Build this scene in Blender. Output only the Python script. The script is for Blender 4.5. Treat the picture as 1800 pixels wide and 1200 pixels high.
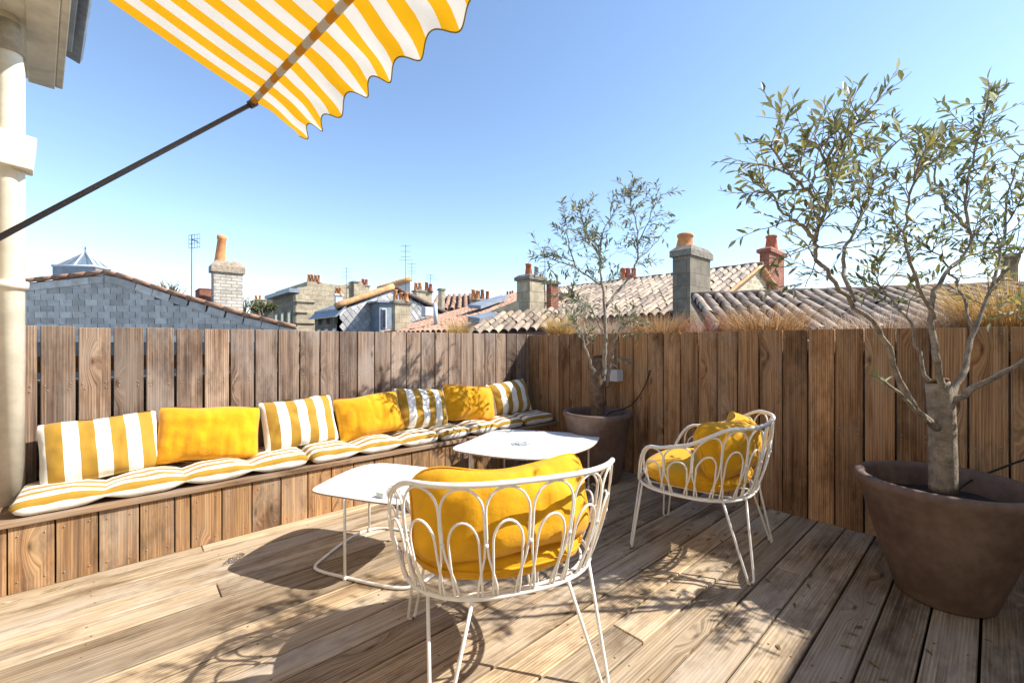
import bpy, bmesh, math, random
from mathutils import Vector, Matrix, noise as mnoise
random.seed(11)
# ------------------------------------------------------------------ clear
for o in list(bpy.data.objects): bpy.data.objects.remove(o, do_unlink=True)
SC = bpy.context.scene
COL = SC.collection
# ------------------------------------------------------------------ camera
# deck axes are the world axes: +X runs along the plank fence behind the bench, +Y along the other fence
FPX = 762.0; EYE = 1.2; TH = math.radians(47.96)
FW = Vector((math.cos(TH), math.sin(TH), 0)); RT = Vector((math.sin(TH), -math.cos(TH), 0))
cd = bpy.data.cameras.new('camera'); cam = bpy.data.objects.new('camera', cd); COL.objects.link(cam)
cam.location = (0, 0, EYE); cam.rotation_euler = (math.radians(90), 0, TH - math.radians(90))
cd.sensor_width = 36; cd.lens = 36 * FPX / 1800; cd.clip_end = 3000; cd.clip_start = 0.02
SC.camera = cam
SC.render.resolution_x = 1024; SC.render.resolution_y = 682
# ------------------------------------------------------------------ sky, sun, exposure
SUN = Vector((0.79, -0.74, 1.0)).normalized()
w = bpy.data.worlds.new('World'); SC.world = w; w.use_nodes = True
nt = w.node_tree; nt.nodes.clear()
sky = nt.nodes.new('ShaderNodeTexSky'); sky.sky_type = 'NISHITA'; sky.sun_disc = False
sky.sun_elevation = math.asin(SUN.z); sky.sun_rotation = math.atan2(SUN.x, SUN.y)
sky.air_density = 1.0; sky.dust_density = 0.2; sky.ozone_density = 1.7; sky.altitude = 50
bg = nt.nodes.new('ShaderNodeBackground'); bg.inputs['Strength'].default_value = 0.145
wo = nt.nodes.new('ShaderNodeOutputWorld')
nt.links.new(sky.outputs[0], bg.inputs[0]); nt.links.new(bg.outputs[0], wo.inputs[0])
sl = bpy.data.lights.new('sun', 'SUN'); so = bpy.data.objects.new('sun', sl); COL.objects.link(so)
sl.energy = 4.7; sl.angle = math.radians(0.5); sl.color = (1.0, 0.95, 0.87)
so.rotation_euler = (-SUN).to_track_quat('-Z', 'Y').to_euler(); so.location = (4, -4, 8)
SC.view_settings.view_transform = 'Standard'; SC.view_settings.look = 'None'
SC.view_settings.exposure = 0.95; SC.view_settings.gamma = 1.0
try: SC.view_settings.use_curve_mapping = False
except Exception: pass

# ------------------------------------------------------------------ photo-pixel helpers (direction from a pixel, distance given)
def W(lat, fwd, z): p = FW * fwd + RT * lat; return Vector((p.x, p.y, z))
def at(px, py, d): return W((px - 900) / FPX * d, d, EYE + (600 - py) / FPX * d)

# ------------------------------------------------------------------ materials
def new_mat(name):
    m = bpy.data.materials.new(name); m.use_nodes = True; n = m.node_tree.nodes; n.clear()
    out = n.new('ShaderNodeOutputMaterial'); b = n.new('ShaderNodeBsdfPrincipled')
    m.node_tree.links.new(b.outputs[0], out.inputs[0]); return m, m.node_tree, b, out
def N(t, kind, **kw):
    n = t.nodes.new(kind)
    for k, v in kw.items(): setattr(n, k, v)
    return n
def L(t, a, b): t.links.new(a, b)
def ramp(t, fac, stops):
    r = N(t, 'ShaderNodeValToRGB'); e = r.color_ramp.elements
    e[0].position, e[0].color = stops[0][0], (*stops[0][1], 1)
    e[1].position, e[1].color = stops[-1][0], (*stops[-1][1], 1)
    for p, c in stops[1:-1]:
        x = e.new(p); x.color = (*c, 1)
    L(t, fac, r.inputs[0]); return r.outputs[0]
def mixc(t, fac, a, b, mode='MIX'):
    m = N(t, 'ShaderNodeMix', data_type='RGBA', blend_type=mode)
    if isinstance(fac, float): m.inputs[0].default_value = fac
    else: L(t, fac, m.inputs[0])
    for i, v in ((6, a), (7, b)):
        if isinstance(v, tuple): m.inputs[i].default_value = (*v, 1)
        else: L(t, v, m.inputs[i])
    return m.outputs[2]
def math_(t, op, a, b=None, clamp=False):
    m = N(t, 'ShaderNodeMath', operation=op); m.use_clamp = clamp
    for i, v in ((0, a), (1, b)):
        if v is None: continue
        if isinstance(v, (int, float)): m.inputs[i].default_value = v
        else: L(t, v, m.inputs[i])
    return m.outputs[0]
def noise(t, vec, scale, detail=4, rough=0.6):
    n = N(t, 'ShaderNodeTexNoise'); n.inputs['Scale'].default_value = scale
    n.inputs['Detail'].default_value = detail; n.inputs['Roughness'].default_value = rough
    L(t, vec, n.inputs['Vector']); return n.outputs[0]
def bump(t, h, b, strength=0.3, dist=0.01):
    n = N(t, 'ShaderNodeBump'); n.inputs['Strength'].default_value = strength; n.inputs['Distance'].default_value = dist
    L(t, h, n.inputs['Height']); L(t, n.outputs[0], b.inputs['Normal'])

def wood(name, axis, light, mid, dark, grey, greyamt=0.5, knots=.66, knot=(0.07, 0.035, 0.015), rough=0.8):
    """weathered softwood; axis = local length axis of the board"""
    m, t, b, out = new_mat(name)
    tc = N(t, 'ShaderNodeTexCoord'); sp = N(t, 'ShaderNodeSeparateXYZ'); L(t, tc.outputs['Object'], sp.inputs[0])
    oi = N(t, 'ShaderNodeObjectInfo'); rnd = oi.outputs['Random']
    order = {'x': (0, 1, 2), 'y': (1, 0, 2), 'z': (2, 0, 1)}[axis]
    ln = math_(t, 'ADD', sp.outputs[order[0]], math_(t, 'MULTIPLY', rnd, 61.0))
    ac = math_(t, 'ADD', sp.outputs[order[1]], math_(t, 'MULTIPLY', rnd, 17.0))
    tk = sp.outputs[order[2]]
    def vec(a, bb, c, sa, sb, sc):
        cb = N(t, 'ShaderNodeCombineXYZ')
        for i, (v, s) in enumerate(((a, sa), (bb, sb), (c, sc))): L(t, math_(t, 'MULTIPLY', v, s), cb.inputs[i])
        return cb.outputs[0]
    vor = N(t, 'ShaderNodeTexVoronoi', voronoi_dimensions='2D'); vor.inputs['Scale'].default_value = 1.0
    wob = noise(t, vec(ln, ac, tk, 7, 12, 5), 1.0, 2)
    L(t, vec(ln, math_(t, 'ADD', ac, math_(t, 'MULTIPLY', wob, .02)), tk, 2.2, 7.5, 0), vor.inputs['Vector'])
    has = math_(t, 'GREATER_THAN', N_sep(t, vor.outputs['Color']), knots)
    kd = vor.outputs['Distance']
    kmask = math_(t, 'MULTIPLY', has, math_(t, 'SUBTRACT', 1.0, math_(t, 'DIVIDE', kd, 0.34), True))
    kcore = math_(t, 'MULTIPLY', has, math_(t, 'SUBTRACT', 1.0, math_(t, 'DIVIDE', kd, 0.095), True))
    g = math_(t, 'ADD', ac, math_(t, 'MULTIPLY', kmask, 0.045))
    n1 = noise(t, vec(ln, g, tk, 1.0, 38, 30), 1.0, 5, 0.62)
    n2 = noise(t, vec(ln, g, tk, 3.5, 190, 120), 1.0, 3, 0.6)
    n3 = noise(t, vec(ln, ac, tk, 2.2, 5.5, 4), 1.0, 4, 0.6)
    wv = N(t, 'ShaderNodeTexWave', wave_type='BANDS', bands_direction='Y'); wv.inputs['Scale'].default_value = 1.0
    wv.inputs['Distortion'].default_value = 2.5; wv.inputs['Detail'].default_value = 2
    L(t, vec(ln, g, tk, .5, 26, 10), wv.inputs['Vector'])
    c = ramp(t, n1, [(0.28, dark), (0.47, mid), (0.7, light)])
    c = mixc(t, math_(t, 'MULTIPLY', wv.outputs[1], 0.5), c, dark)
    fine = ramp(t, n2, [(0.34, (.36, .34, .32)), (0.56, (1, 1, 1))])
    c = mixc(t, 0.75, c, fine, 'MULTIPLY')
    gm = ramp(t, n3, [(0.38, (0, 0, 0)), (0.66, (1, 1, 1))])
    r2 = math_(t, 'FRACT', math_(t, 'MULTIPLY', rnd, 7.31))
    c = mixc(t, math_(t, 'MULTIPLY', gm, math_(t, 'MULTIPLY', math_(t, 'ADD', .35, r2), greyamt)), c, grey)
    st = noise(t, vec(ln, ac, tk, 1.1, 3.0, 3), 1.0, 5, .75)
    c = mixc(t, 1.0, c, ramp(t, st, [(.36, (.5, .47, .45)), (.5, (1, 1, 1))]), 'MULTIPLY')
    c = mixc(t, math_(t, 'MULTIPLY', kcore, .95), c, knot)
    tone = ramp(t, rnd, [(0, (.58, .56, .55)), (0.35, (.95, .92, .9)), (0.6, (.8, .8, .81)), (1, (1.2, 1.13, 1.04))])
    c = mixc(t, 1.0, c, tone, 'MULTIPLY')
    L(t, c, b.inputs['Base Color']); b.inputs['Roughness'].default_value = rough
    b.inputs['Specular IOR Level'].default_value = 0.25
    hh = math_(t, 'ADD', math_(t, 'MULTIPLY', n1, .6), math_(t, 'MULTIPLY', n2, .5))
    bump(t, hh, b, 0.55, 0.004)
    return m
def N_sep(t, col):
    s = N(t, 'ShaderNodeSeparateColor'); L(t, col, s.inputs[0]); return s.outputs[0]

def plain(name, col, rough=0.6, var=0.15, scale=8, metallic=0, bumps=0.0, col2=None, coord='Object', spec=0.3, fine=0):
    m, t, b, out = new_mat(name)
    tc = N(t, 'ShaderNodeTexCoord'); v = tc.outputs[coord]
    n = noise(t, v, scale, 5, 0.65)
    lo = tuple(max(0, c * (1 - var)) for c in col); hi = col2 or tuple(c * (1 + var) for c in col)
    c = ramp(t, n, [(0.32, lo), (0.68, hi)])
    if fine:
        n2 = noise(t, v, fine, 3, .6); c = mixc(t, 0.6, c, ramp(t, n2, [(.35, (.7, .7, .7)), (.6, (1, 1, 1))]), 'MULTIPLY')
    L(t, c, b.inputs['Base Color'])
    b.inputs['Roughness'].default_value = rough; b.inputs['Metallic'].default_value = metallic
    b.inputs['Specular IOR Level'].default_value = spec
    if bumps: bump(t, noise(t, v, scale * 6, 4), b, bumps, 0.01)
    return m
def fabric(name, col, rough=0.85, sheen=0.3, weave=900, wrinkle=0.25):
    m, t, b, out = new_mat(name)
    tc = N(t, 'ShaderNodeTexCoord'); v = tc.outputs['Object']
    n = noise(t, v, 9, 4)
    c = ramp(t, n, [(0.3, tuple(x * .78 for x in col)), (0.7, tuple(min(1, x * 1.05) for x in col))])
    L(t, c, b.inputs['Base Color']); b.inputs['Roughness'].default_value = rough
    b.inputs['Sheen Weight'].default_value = sheen; b.inputs['Specular IOR Level'].default_value = 0.15
    h = math_(t, 'ADD', math_(t, 'MULTIPLY', noise(t, v, 14, 3), 1.0), math_(t, 'MULTIPLY', noise(t, v, weave, 2), .12))
    bump(t, h, b, wrinkle, 0.012)
    return m
def striped(name, axis, width, c1, c2, offs=0.0, wrap=0.0, translucent=0.0, wrinkle=0.25, coord='Object'):
    m, t, b, out = new_mat(name)
    tc = N(t, 'ShaderNodeTexCoord'); v = tc.outputs[coord]
    sp = N(t, 'ShaderNodeSeparateXYZ'); L(t, v, sp.inputs[0])
    x = math_(t, 'ADD', sp.outputs['xyz'.index(axis)], offs)
    x = math_(t, 'ADD', x, math_(t, 'MULTIPLY', math_(t, 'SUBTRACT', noise(t, v, 6, 2), .5), .008))
    if wrap: x = math_(t, 'ADD', x, math_(t, 'MULTIPLY', sp.outputs[2], wrap))
    fr = math_(t, 'FRACT', math_(t, 'DIVIDE', x, width * 2))
    s = math_(t, 'GREATER_THAN', fr, 0.5)
    c = mixc(t, s, c1, c2)
    n = noise(t, v, 7, 4)
    c = mixc(t, 0.5, c, ramp(t, n, [(0.3, (.86, .85, .83)), (0.65, (1, 1, 1))]), 'MULTIPLY')
    L(t, c, b.inputs['Base Color']); b.inputs['Roughness'].default_value = 0.85
    b.inputs['Sheen Weight'].default_value = .15; b.inputs['Specular IOR Level'].default_value = 0.15
    h = math_(t, 'ADD', noise(t, v, 15, 3), math_(t, 'MULTIPLY', noise(t, v, 700, 2), .1))
    bump(t, h, b, wrinkle, 0.012)
    if translucent:
        tr = N(t, 'ShaderNodeBsdfTranslucent'); L(t, c, tr.inputs[0])
        mx = N(t, 'ShaderNodeMixShader'); mx.inputs[0].default_value = translucent
        L(t, b.outputs[0], mx.inputs[1]); L(t, tr.outputs[0], mx.inputs[2]); L(t, mx.outputs[0], out.inputs[0])
    return m
def attr_leaf(name, trans=0.35, rough=0.5):
    m, t, b, out = new_mat(name)
    a = N(t, 'ShaderNodeAttribute'); a.attribute_name = 'tint'
    L(t, a.outputs['Color'], b.inputs['Base Color']); b.inputs['Roughness'].default_value = rough
    b.inputs['Specular IOR Level'].default_value = 0.4
    tr = N(t, 'ShaderNodeBsdfTranslucent'); L(t, a.outputs['Color'], tr.inputs[0])
    mx = N(t, 'ShaderNodeMixShader'); mx.inputs[0].default_value = trans
    L(t, b.outputs[0], mx.inputs[1]); L(t, tr.outputs[0], mx.inputs[2]); L(t, mx.outputs[0], out.inputs[0])
    return m
def bricky(name, c1, c2, mortar, bw, bh, ms=0.012, rough=0.85, plane='auto'):
    m, t, b, out = new_mat(name)
    tc = N(t, 'ShaderNodeTexCoord'); sp = N(t, 'ShaderNodeSeparateXYZ'); L(t, tc.outputs['Object'], sp.inputs[0])
    ad = math_(t, 'ADD', sp.outputs[0], sp.outputs[1])
    cb = N(t, 'ShaderNodeCombineXYZ'); L(t, ad, cb.inputs[0]); L(t, sp.outputs[2], cb.inputs[1])
    br = N(t, 'ShaderNodeTexBrick'); L(t, cb.outputs[0], br.inputs['Vector'])
    br.inputs['Scale'].default_value = 1; br.inputs['Brick Width'].default_value = bw; br.inputs['Row Height'].default_value = bh
    br.inputs['Mortar Size'].default_value = ms; br.inputs['Color1'].default_value = (*c1, 1); br.inputs['Color2'].default_value = (*c2, 1)
    br.inputs['Mortar'].default_value = (*mortar, 1); br.inputs['Bias'].default_value = 0
    n = noise(t, tc.outputs['Object'], 3.5, 6, .7)
    c = mixc(t, 0.75, br.outputs[0], ramp(t, n, [(.3, (.42, .41, .4)), (.62, (1, 1, 1))]), 'MULTIPLY')
    L(t, c, b.inputs['Base Color']); b.inputs['Roughness'].default_value = rough
    b.inputs['Specular IOR Level'].default_value = .2
    bump(t, math_(t, 'ADD', math_(t, 'MULTIPLY', br.outputs[1], -1.0), noise(t, tc.outputs['Object'], 25, 4)), b, .6, .012)
    return m

M = {}
M['fence_grey'] = wood('wood_fence_weathered', 'z', (.50, .38, .285), (.32, .22, .155), (.085, .05, .034), (.36, .32, .285), 0.65)
M['fence_brown'] = wood('wood_fence_brown', 'z', (.74, .47, .24), (.58, .33, .155), (.19, .085, .038), (.46, .36, .26), 0.4)
M['bench_front'] = wood('wood_bench_front', 'z', (.60, .38, .18), (.46, .26, .115), (.19, .095, .045), (.40, .34, .27), 0.45)
M['deck'] = wood('wood_deck', 'x', (.70, .56, .37), (.55, .42, .265), (.25, .165, .09), (.52, .46, .38), 0.6, .86)
M['lid'] = wood('wood_lid', 'x', (.42, .28, .17), (.29, .18, .10), (.14, .08, .05), (.34, .29, .24), 0.5)
M['rail'] = wood('wood_rail', 'x', (.30, .19, .11), (.20, .12, .07), (.1, .06, .03), (.2, .17, .14), 0.4)
M['dark'] = plain('dark_underlay', (.03, .025, .02), .9)
M['white_metal'] = plain('white_powder_coat', (.80, .78, .73), .38, .06, 30, spec=.5)
M['rust'] = plain('rust', (.25, .11, .04), .8, .3, 40)
M['screw'] = plain('screw_steel', (.38, .34, .29), .5, .1, 30, metallic=.5)
M['white_top'] = plain('white_laminate', (.80, .80, .80), .35, .03, 5, spec=.5)
M['ply'] = plain('plywood_edge', (.42, .22, .09), .7, .25, 60)
M['yellow_velvet'] = fabric('yellow_velvet', (.70, .325, .005), .9, .3, 500, .5)
M['yellow_canvas'] = fabric('yellow_canvas', (.70, .35, .010), .8, .12, 900, .55)
WHITE_F = (.80, .78, .72); MUST = (.38, .22, .03)
M['stripe_pillow'] = striped('striped_pillow_fabric', 'x', .064, WHITE_F, MUST, .032)
M['stripe_pad'] = striped('striped_pad_fabric', 'y', .043, WHITE_F, MUST, -.016, .8)
M['awning'] = striped('awning_canvas', 'y', .063, (.66, .63, .57), (.70, .36, .008), 0, 0.0, .42, .15)
M['olive_binding'] = plain('olive_binding', (.30, .25, .08), .8)
M['arm'] = plain('anthracite_paint', (.06, .06, .07), .45, .1, 20, spec=.5)
M['pot'] = plain('brown_clay', (.145, .092, .07), .7, .2, 3.2, bumps=.1, col2=(.23, .16, .125), fine=22)
M['soil'] = plain('soil', (.035, .025, .02), .95, .4, 30, bumps=.6)
M['bark'] = plain('olive_bark', (.30, .25, .19), .9, .45, 22, bumps=.7, fine=90)
M['bark_dark'] = plain('olive_bark_rough', (.17, .115, .075), .95, .5, 26, bumps=.9, fine=80)
M['cut_wood'] = plain('cut_wood', (.22, .13, .07), .9, .4, 40)
M['leaf'] = attr_leaf('olive_leaf', .3)
M['straw'] = attr_leaf('dry_grass', .35, .8)
M['zinc'] = plain('zinc', (.35, .37, .40), .45, .15, 4, metallic=.6)
M['plaster'] = plain('cream_plaster', (.72, .64, .50), .85, .1, 2.5, bumps=.15, fine=14)
M['cream_paint'] = plain('cream_paint', (.80, .74, .60), .55, .08, 3, fine=10)
M['light_box'] = plain('light_grey_paint', (.62, .62, .62), .5, .03)
M['cable'] = plain('black_rubber', (.015, .015, .015), .5, .1)
M['glass'] = None
m, t, b, out = new_mat('clear_glass'); b.inputs['Transmission Weight'].default_value = 1; b.inputs['Roughness'].default_value = .03
b.inputs['Base Color'].default_value = (.95, .98, .97, 1); b.inputs['IOR'].default_value = 1.45; M['glass'] = m
m, t, b, out = new_mat('pressed_glass'); b.inputs['Transmission Weight'].default_value = .75; b.inputs['Roughness'].default_value = .12
b.inputs['Base Color'].default_value = (.9, .95, .93, 1); b.inputs['IOR'].default_value = 1.2; M['frost'] = m
m, t, b, out = new_mat('roof_glass'); b.inputs['Alpha'].default_value = .4; b.inputs['Base Color'].default_value = (.2, .24, .27, 1); b.inputs['Roughness'].default_value = .08
b.inputs['Specular IOR Level'].default_value = .4; M['pane'] = m
m, t, b, out = new_mat('window_dark'); b.inputs['Base Color'].default_value = (.03, .035, .045, 1); b.inputs['Roughness'].default_value = .1; M['window'] = m
M['slate'] = plain('slate', (.27, .30, .34), .6, .3, 6, bumps=.3, fine=30)
def slate_var(name, lo, hi):
    m, t, b, out = new_mat(name)
    oi = N(t, 'ShaderNodeObjectInfo'); tc = N(t, 'ShaderNodeTexCoord')
    c = ramp(t, oi.outputs['Random'], [(0, lo), (1, hi)])
    cb = N(t, 'ShaderNodeVectorMath', operation='ADD'); L(t, tc.outputs['Object'], cb.inputs[0]); L(t, oi.outputs['Location'], cb.inputs[1])
    n = noise(t, cb.outputs[0], 5, 5, .7)
    c = mixc(t, .8, c, ramp(t, n, [(.3, (.6, .58, .55)), (.6, (1.05, 1.05, 1.05))]), 'MULTIPLY')
    L(t, c, b.inputs['Base Color']); b.inputs['Roughness'].default_value = .65; bump(t, n, b, .3, .01); return m
M['slate_piece'] = slate_var('slate_piece', (.36, .345, .33), (.60, .58, .55))
M['slate_back'] = plain('slate_backing', (.10, .11, .12), .8, .2, 6)
M['scale_piece'] = slate_var('scale_slate', (.30, .29, .28), (.50, .48, .46))
M['tile_piece'] = slate_var('canal_tile', (.15, .11, .08), (.44, .335, .235))
M['tile_dark'] = plain('old_tile_base', (.16, .10, .075), .9, .3, 6)
M['tile_mass'] = plain('far_canal_tiles', (.42, .25, .17), .85, .35, 9, fine=30)
M['tile_verge'] = plain('orange_verge_tile', (.55, .30, .14), .85, .3, 9)
M['ridge'] = plain('ridge_mortar', (.14, .10, .085), .9, .35, 7)
M['terracotta'] = plain('terracotta', (.60, .25, .10), .8, .3, 7)
M['terracotta_red'] = plain('terracotta_red', (.40, .12, .06), .8, .3, 9)
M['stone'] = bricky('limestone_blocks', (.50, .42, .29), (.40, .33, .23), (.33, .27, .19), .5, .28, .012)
M['stone_dark'] = bricky('sooty_shaded_stone', (.25, .215, .165), (.185, .16, .125), (.15, .13, .10), .45, .3, .008)  # soot on the chimneys, shade put into the colour on street fronts
M['rubble'] = bricky('rubble_stone', (.60, .50, .34), (.46, .38, .26), (.66, .58, .43), .34, .17, .025)
M['brick_white'] = bricky('pale_brick', (.62, .56, .48), (.52, .47, .40), (.36, .31, .25), .24, .085, .012)
M['brick_red'] = bricky('red_brick', (.38, .12, .07), (.28, .09, .06), (.3, .2, .15), .2, .075, .01)
M['moss_cap'] = plain('mossy_cap', (.19, .17, .14), .95, .4, 8, bumps=.6)
M['white_wall'] = plain('white_wall', (.55, .58, .62), .8, .1, 3)
M['lead'] = plain('lead_sheet', (.22, .25, .29), .5, .2, 4)
M['ground'] = plain('street_ground', (.16, .15, .14), .9, .2, .5)

# ------------------------------------------------------------------ mesh helpers
def link(name, me, mat, parent=None):
    o = bpy.data.objects.new(name, me); COL.objects.link(o)
    if mat is not None and me is not None and not me.materials: me.materials.append(mat)
    if parent is not None: o.parent = parent
    return o
def tag(o, label=None, cat=None, group=None, kind=None):
    if label: o['label'] = label
    if cat: o['category'] = cat
    if group: o['group'] = group
    if kind: o['kind'] = kind
    return o
def empty(name, loc=(0, 0, 0), rz=0):
    o = bpy.data.objects.new(name, None); COL.objects.link(o); o.location = loc; o.rotation_euler = (0, 0, rz)
    o.empty_display_size = .1; return o
def mesh(name, verts, faces, smooth=False):
    me = bpy.data.meshes.new(name); me.from_pydata([tuple(v) for v in verts], [], faces); me.update()
    if smooth:
        for p in me.polygons: p.use_smooth = True
    return me
def fix(me):
    bm = bmesh.new(); bm.from_mesh(me); bmesh.ops.recalc_face_normals(bm, faces=bm.faces); bm.to_mesh(me); bm.free(); return me
_bc = {}
def box_mesh(sx, sy, sz, bev=0.003, origin='c'):
    key = (round(sx, 4), round(sy, 4), round(sz, 4), bev, origin)
    if key in _bc: return _bc[key]
    bm = bmesh.new(); bmesh.ops.create_cube(bm, size=1)
    for v in bm.verts:
        v.co.x *= sx; v.co.y *= sy; v.co.z *= sz
        if origin == 'b': v.co.z += sz / 2
    if bev: bmesh.ops.bevel(bm, geom=list(bm.edges), offset=bev, segments=1, affect='EDGES')
    me = bpy.data.meshes.new('box'); bm.to_mesh(me); bm.free(); _bc[key] = me; return me
def box(name, sx, sy, sz, loc, mat, parent=None, bev=0.003, rot=(0, 0, 0), origin='c'):
    me = box_mesh(sx, sy, sz, bev, origin)
    if me.materials and me.materials[0] != mat: me = me.copy(); me.materials.clear()
    o = link(name, me, mat, parent); o.location = loc; o.rotation_euler = rot; return o
class MB:
    def __init__(s): s.v = []; s.f = []
    def add(s, vs, fs):
        k = len(s.v); s.v += [tuple(v) for v in vs]; s.f += [tuple(i + k for i in f) for f in fs]
    def tube(s, pts, r, sides=8, closed=False, caps=True):
        pts = [Vector(p) for p in pts]; n = len(pts)
        rs = r if isinstance(r, (list, tuple)) else [r] * n
        tan = []
        for i in range(n):
            a = pts[(i - 1) % n] if (closed or i) else pts[0]; c = pts[(i + 1) % n] if (closed or i < n - 1) else pts[-1]
            tan.append((c - a).normalized() if (c - a).length > 1e-9 else Vector((0, 0, 1)))
        up = Vector((0, 0, 1)) if abs(tan[0].z) < .9 else Vector((1, 0, 0))
        u = tan[0].cross(up).normalized(); k = len(s.v)
        for i in range(n):
            if i:
                u = (u - tan[i] * u.dot(tan[i]))
                u = u.normalized() if u.length > 1e-6 else tan[i].orthogonal().normalized()
            vv = tan[i].cross(u)
            for j in range(sides):
                a = 2 * math.pi * j / sides; s.v.append(tuple(pts[i] + (u * math.cos(a) + vv * math.sin(a)) * rs[i]))
        for i in range(n if closed else n - 1):
            i2 = (i + 1) % n
            for j in range(sides):
                j2 = (j + 1) % sides; s.f.append((k + i * sides + j, k + i * sides + j2, k + i2 * sides + j2, k + i2 * sides + j))
        if caps and not closed:
            s.f.append(tuple(k + j for j in reversed(range(sides)))); s.f.append(tuple(k + (n - 1) * sides + j for j in range(sides)))
    def box(s, c, sx, sy, sz):
        x, y, z = c; vs = [(x + a * sx / 2, y + b * sy / 2, z + d * sz / 2) for d in (-1, 1) for a, b in ((-1, -1), (1, -1), (1, 1), (-1, 1))]
        s.add(vs, [(3, 2, 1, 0), (4, 5, 6, 7), (0, 1, 5, 4), (1, 2, 6, 5), (2, 3, 7, 6), (3, 0, 4, 7)])
    def build(s, name, mat, parent=None, smooth=True, recalc=True):
        me = mesh(name, s.v, s.f, smooth)
        if recalc: fix(me)
        return link(name, me, mat, parent)
def lathe(profile, seg=40):
    v = []; f = []; n = len(profile)
    for i in range(seg):
        a = 2 * math.pi * i / seg
        for r, z in profile: v.append((r * math.cos(a), r * math.sin(a), z))
    for i in range(seg):
        for j in range(n - 1):
            f.append((i * n + j, ((i + 1) % seg) * n + j, ((i + 1) % seg) * n + j + 1, i * n + j + 1))
    return v, f
def catmull(pts, n=6, closed=True):
    P = [Vector(p) for p in pts]; o = []; m = len(P)
    for i in range(m if closed else m - 1):
        p0, p1, p2, p3 = (P[(i - 1) % m] if closed or i else P[0]), P[i], P[(i + 1) % m], (P[(i + 2) % m] if closed or i < m - 2 else P[-1])
        for k in range(n):
            t = k / n; o.append(.5 * ((2 * p1) + (-p0 + p2) * t + (2 * p0 - 5 * p1 + 4 * p2 - p3) * t * t + (-p0 + 3 * p1 - 3 * p2 + p3) * t ** 3))
    if not closed: o.append(P[-1])
    return o
def prism(name, poly, ext, mat, parent=None):
    """poly: world points of one face, ext: extrusion vector"""
    n = len(poly); ext = Vector(ext); v = [Vector(p) for p in poly] + [Vector(p) + ext for p in poly]
    f = [tuple(range(n)), tuple(reversed(range(n, 2 * n)))] + [(i, i + n, (i + 1) % n + n, (i + 1) % n) for i in range(n)]
    return link(name, fix(mesh(name, v, f)), mat, parent)
sstep = lambda a, b, x: (lambda t: t * t * (3 - 2 * t))(max(0, min(1, (x - a) / (b - a))))

# ================================================================== SETTING
XC, YF, YB = 3.453, 3.54, 3.113
g = link('ground', mesh('ground', [(-900, -900, -7), (900, -900, -7), (900, 900, -7), (-900, 900, -7)], [(0, 1, 2, 3)]), M['ground'])
tag(g, 'street level ground far below the terrace', 'ground', kind='structure')
# terrace deck
deck = link('deck', mesh('deck', [(-1.2, -1.25, -.045), (3.6, -1.25, -.045), (3.6, 3.6, -.045), (-1.2, 3.6, -.045)], [(0, 1, 2, 3)]), M['dark'])
tag(deck, 'weathered wooden plank deck of the terrace', 'deck', kind='structure')
y = .034 - .15 * 8 - .075
k = 0
while y < 3.60:
    cuts = [-1.1, XC + .06]
    if random.random() < .14: cuts.insert(1, random.choice((.35, 1.55, 2.6, 2.05)))
    for a, bb in zip(cuts, cuts[1:]):
        ln = bb - a - .004
        o = box('plank', ln, .1415 + random.uniform(-.001, .001), .028, ((a + bb) / 2, y, -.014 + random.uniform(-.0015, .0015)), M['deck'], deck, .003, (random.uniform(-.006, .006), 0, random.uniform(-.0006, .0006)))
    y += .15; k += 1
mb = MB(); rnd_ = random.Random(5)
yy = .034 - .15 * 8 - .075
while yy < 3.1:
    for xx in (-.6, -.1, .4, .9, 1.4, 1.9, 2.4, 2.9, 3.35):
        for dy in (-.042, .042):
            p = Vector((xx + rnd_.uniform(-.012, .012), yy + dy + rnd_.uniform(-.006, .006), -.0005)); mb.tube([p, p + Vector((0, 0, .0016))], .0042, 6)
    yy += .15
o = mb.build('screw_heads', M['rust'], deck); o['kind'] = 'stuff'
# ------------------------------------------------------------------ fences
def screws(parent, pts):
    mb = MB()
    for p, nrm in pts:
        p = Vector(p); nrm = Vector(nrm); mb.tube([p, p + nrm * .0015], .0032, 6)
    o = mb.build('screw_heads', M['screw'], parent); o['kind'] = 'stuff'
fence = empty('plank_fence', (0, YF, 0))
tag(fence, 'weathered grey-brown vertical plank fence behind the long bench', 'fence')
x = -1.09; sp = []
while x < XC - .02:
    gap = .013 if x < .5 else .010 if x < 1.4 else .008
    wd = .15 - gap; h = 1.284 + random.uniform(-.004, .004)
    box('board', wd, .027, h, (x + .075, .0135 + random.uniform(-.002, .003), h / 2), M['fence_grey'], fence, .003, (random.uniform(-.003, .003), 0, random.uniform(-.012, .012)))
    for zz in (.93, .955, .45):
        for dx in (-.045, .045): sp.append(((x + .075 + dx + random.uniform(-.006, .006), -.003, zz + random.uniform(-.006, .006)), (0, -1, 0)))
    x += .15
screws(fence, sp)
for zz in (1.07, .45): box('rail', 4.7, .045, .09, (1.15, .053, zz), M['rail'], fence)
fence2 = empty('plank_fence', (XC, 0, 0))
tag(fence2, 'brown vertical plank fence in shade behind the two potted olive trees', 'fence')
y = YF; sp = []
while y > -1.25:
    wd = .15 - .009; h = 1.278 + random.uniform(-.004, .004)
    o = box('board', wd, .027, h, (.0135 + random.uniform(-.002, .003), y - .075, h / 2), M['fence_brown'], fence2, .003, (0, random.uniform(-.003, .003), math.radians(90) + random.uniform(-.012, .012)))
    for zz in (1.235, .62, .645):
        for dx in (-.05, .05): sp.append(((-.003, y - .075 + dx + random.uniform(-.006, .006), zz + random.uniform(-.006, .006)), (-1, 0, 0)))
    y -= .15
screws(fence2, sp)
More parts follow.
